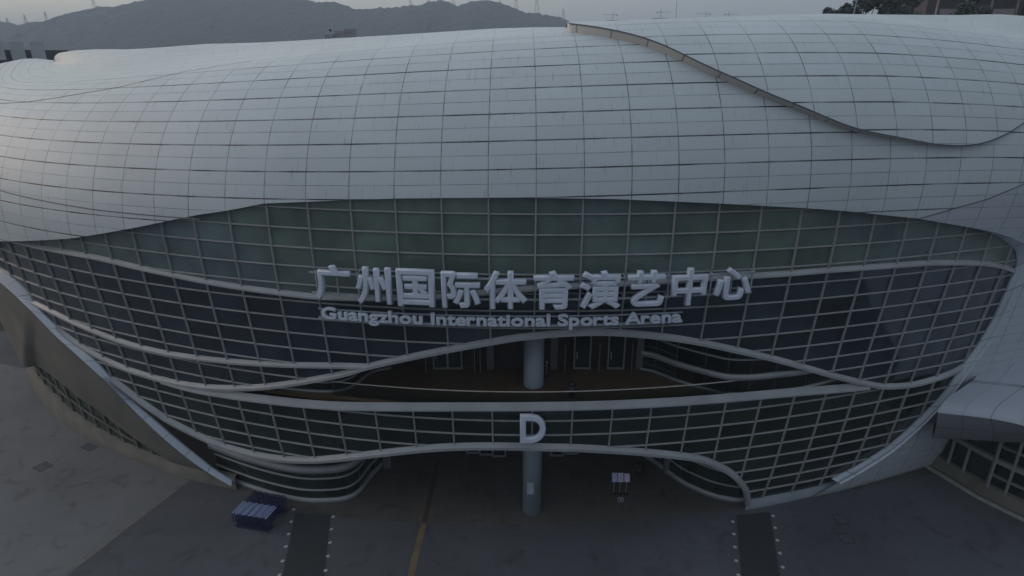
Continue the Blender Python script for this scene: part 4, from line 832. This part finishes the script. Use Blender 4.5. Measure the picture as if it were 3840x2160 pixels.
def block(name, loc, sz, label, cols, rows_, m, wm, proud=.0, rz=0, group=None, roofbits=True, parent_cat='building'):
    root = empty(name, loc, rz, label=label, cat=parent_cat, group=group); w_, d_, h_ = sz; mb = MB(); mb.box((0, 0, h_/2), sz); mb.build('walls', m, root)
    k = 0
    for a_ in range(rows_):
        for b_ in range(cols):
            if k >= 90: break
            k += 1; x = -w_/2+(b_+.5)*w_/cols; z = h_-(a_+.7)*h_/max(rows_, 1)/1.0 if rows_ < 3 else h_-1.9-a_*3.1
            mb = MB(); mb.box((x, -d_/2-.03, z), (w_/cols*.55, .1, 1.5)); mb.build('window', wm, root)
    if roofbits: mb = MB(); mb.box((0, 0, h_+.3), (w_+.5, d_+.5, .6)); mb.build('parapet', m, root)
    return root
FW = mat('far_window', (.02, .025, .03), .3)
for x, w_, h_, lb_ in ((231, 28, 106.5, 'long low unfinished block under the leftmost crane'), (341, 34, 111, 'unfinished block under the tallest crane'), (434, 20, 108, 'unfinished block under the third crane'), (486, 18, 107, 'unfinished block under the rightmost crane')): block('unfinished_block', (x, 1540, 0), (w_, 20, h_), lb_, 4, 3, MATS['far_concrete'], FW, group='unfinished blocks on the skyline')
PINK = ground_mat('pink_render', (.22, .18, .19), .9, .15, scale=.3)
for x, w_, h_, lb_ in ((-123, 5.5, 41.2, 'small pinkish far block peeping over the roof, left one'), (-116, 6, 43.5, 'taller pinkish far block peeping over the roof, middle one'), (-109.6, 6, 44.6, 'highest pinkish far block peeping over the roof, right one')): block('far_flats', (x, 450, 0), (w_, 10, h_), lb_, 3, 4, PINK, FW, group='pinkish flats peeping over the roof')
# dark white-striped block at far left
WHP = mat('pale_shop_panel', (.42, .44, .46), .6, 0, .4, .5, .1); DKB = mat('dark_facade', (.05, .055, .06), .6, 0, .4, .3, .2)
root = empty('striped_building', (-98, 122, 1.6), R(38), label='dark building with white fins at the far left behind the arena roof', cat='building'); mb = MB(); mb.box((0, 5, 13.4), (26, 10, 26.8)); mb.build('walls', DKB, root)
for q in range(7):
    mb = MB(); mb.box((-10.5+q*3.1, -.35, 27.0), (2.2, .7, 3.2)); mb.box((-11.1+q*3.1, -.35, 13), (.9, .6, 24.8)); mb.build('white_fin', WHP, root)
mb = MB(); mb.box((0, 5, 27.0), (26.2, 9, .4)); mb.build('roof', DKB, root)
# residential block at top right
BR = ground_mat('brown_render', (.085, .07, .078), .9, .2, scale=.2); BALC = mat('balcony_rail', (.26, .22, .23), .7)
root = empty('apartment_block', (77, 112, 0), label='brown apartment block with pinkish balconies behind the right end of the roof', cat='building'); mb = MB(); mb.box((0, 5, 24), (16, 10, 48)); mb.build('walls', BR, root)
for a_ in range(4):
    z = 45-a_*3.3
    for x in (-4.6, .0, 4.2):
        mb = MB(); mb.box((x, -.55, z-1.2), (3.6, 1.1, .25)); mb.box((x, -1.08, z-.62), (3.6, .06, .95)); o = mb.build('balcony', BALC, root)
        mb = MB(); mb.box((x, -.02, z+.3), (2.4, .08, 2.0)); mb.build('window', FW, root)
for x in (-6.8, -2.3, 2.1, 6.4): mb = MB(); mb.box((x, -.9, 24), (.22, .3, 48)); mb.build('pilaster', BALC, root)
root = empty('apartment_block', (91, 110, 0), label='dark purplish apartment block at the right edge of the view', cat='building'); mb = MB(); mb.box((0, 5, 25), (11, 10, 50)); mb.build('walls', mat('purple_render', (.045, .036, .058), .9, 0, .2, .2, .2), root)
for a_ in range(5):
    for x in (-3.2, 0, 3.2): mb = MB(); mb.box((x, -.05, 46-a_*3.3), (1.5, .15, 1.6)); mb.build('window', FW, root)
# wooded bank and trees at top right
rows = []
for x in np.arange(34, 130, 4.0): rows.append([(x, y, interp([(34, -1), (44, 14), (60, 20), (100, 22), (130, 20)], x)*f+noise.noise(Vector((x*.1, y*.1, 0)))) for y, f in ((70, -.05), (80, .6), (90, 1), (104, 1), (125, .9), (150, 0))])
mb = MB(); mb.grid(np.array(rows), None, True); mb.build('hills', MATS['hill_woods'], None, kind='structure')
def leaf_mat(name, col):
    m = bpy.data.materials.new(name); m.use_nodes = True; t = m.node_tree; b = t.nodes['Principled BSDF']; g = t.nodes.new("ShaderNodeNewGeometry"); r = t.nodes.new("ShaderNodeMapRange"); r.inputs['To Min'].default_value = .55; r.inputs['To Max'].default_value = 1.5
    v = t.nodes.new("ShaderNodeVectorMath"); v.operation = 'SCALE'; v.inputs[0].default_value = col; t.links.new(g.outputs['Random Per Island'], r.inputs[0]); t.links.new(r.outputs[0], v.inputs['Scale']); t.links.new(v.outputs[0], b.inputs['Base Color']); b.inputs['Roughness'].default_value = .7; MATS[name] = m; return m
LF = [leaf_mat('dark_leaves', (.022, .036, .034)), leaf_mat('green_leaves', (.026, .05, .030))]
BARK = mat('bark', (.05, .045, .04), .9)
def tree(x, y, z0, h, r, label, lm=0, n=900, seed=1):
    rn = random.Random(seed); root = empty('tree', (x, y, z0), label=label, cat='tree', group='trees behind the right roof crest'); mb = MB(); mb.cyl((0, 0, -.5), (.1, 0, h*.5), h*.022, h*.014, 8)
    lobes = []
    for q in range(9):
        a_ = rn.uniform(0, 6.3); rr_ = r*rn.uniform(.15, .62); zz = h*rn.uniform(.42, .9); c = Vector((math.cos(a_)*rr_, math.sin(a_)*rr_, zz)); lobes.append((c, r*rn.uniform(.28, .5)*(1.25-zz/h*.55))); mb.cyl((.1, 0, h*.35), c, h*.009, h*.003, 5)
    mb.build('trunk', BARK, root); mb = MB()
    for q in range(n):
        c, lr = rn.choice(lobes); d = Vector((rn.gauss(0, 1), rn.gauss(0, 1), rn.gauss(0, .75))).normalized()*lr*rn.uniform(.45, 1.05)**.6; p = c+d; s_ = rn.uniform(.16, .36); u = Vector((rn.gauss(0, 1), rn.gauss(0, 1), rn.gauss(0, 1))).normalized(); v = u.orthogonal().normalized()
        mb.quad([p-u*s_, p+v*s_*.6, p+u*s_, p-v*s_*.6])
    mb.build('crown', LF[lm], root)
TR = [(42.6, 90, 28.2, 5.6, 1.9, 'small low bushy tree farthest left over the roof crest', 0), (45.3, 92, 26, 9.0, 2.0, 'slim upright dark tree left of the leaning rod', 0), (48.2, 92, 24, 12.5, 3.0, 'broad dark tree just right of the leaning rod', 0), (51.5, 93, 22, 15.5, 3.6, 'tall dark tree second behind the rods', 0), (55.2, 94, 20, 18, 4.0, 'tall dark tree in the middle of the wooded bank', 0), (59.3, 95, 20, 18.5, 4.2, 'tall greener tree right of the middle of the wooded bank', 1), (63.6, 95, 20, 18, 4.0, 'tall greener tree beside the brown apartment block', 1), (67.6, 97, 20, 15.5, 3.6, 'dark tree against the left corner of the brown apartment block', 0)]
for q, (x, y, z, h, r, lb_, lm) in enumerate(TR): tree(x, y, z, h, r, lb_, lm, 700+int(r*500), q+3)
mb = MB(); rn = random.Random(4)
for q in range(9000):
    x = rn.uniform(40, 76); y = rn.uniform(84, 104); z = interp([(34, -1), (44, 14), (60, 20), (100, 22)], x)+rn.uniform(0, 9 if x > 46 else 12)*rn.random()**.5; s_ = rn.uniform(.2, .45); u = Vector((rn.gauss(0, 1), rn.gauss(0, 1), rn.gauss(0, 1))).normalized(); v = u.orthogonal().normalized(); p = Vector((x, y, z)); mb.quad([p-u*s_, p+v*s_*.6, p+u*s_, p-v*s_*.6])
mb.build('undergrowth', LF[0], None, kind='stuff', label='dark undergrowth filling the wooded bank between the tree trunks', cat='undergrowth')

# ------------------------------------------------------------------ haze
hz = bpy.data.materials.new('haze_air'); hz.use_nodes = True; t = hz.node_tree; t.nodes.clear(); o_ = t.nodes.new("ShaderNodeOutputMaterial"); pv = t.nodes.new("ShaderNodeVolumePrincipled")
pv.inputs['Color'].default_value = (.74, .86, 1.0, 1); pv.inputs['Density'].default_value = .0006; t.links.new(pv.outputs[0], o_.inputs['Volume'])
mb = MB(); mb.box((0, 1700, 74), (8200, 6700, 152)); hzo = mb.build('haze', hz, None, kind='stuff', label='thin grey blue haze in the distance', cat='haze')
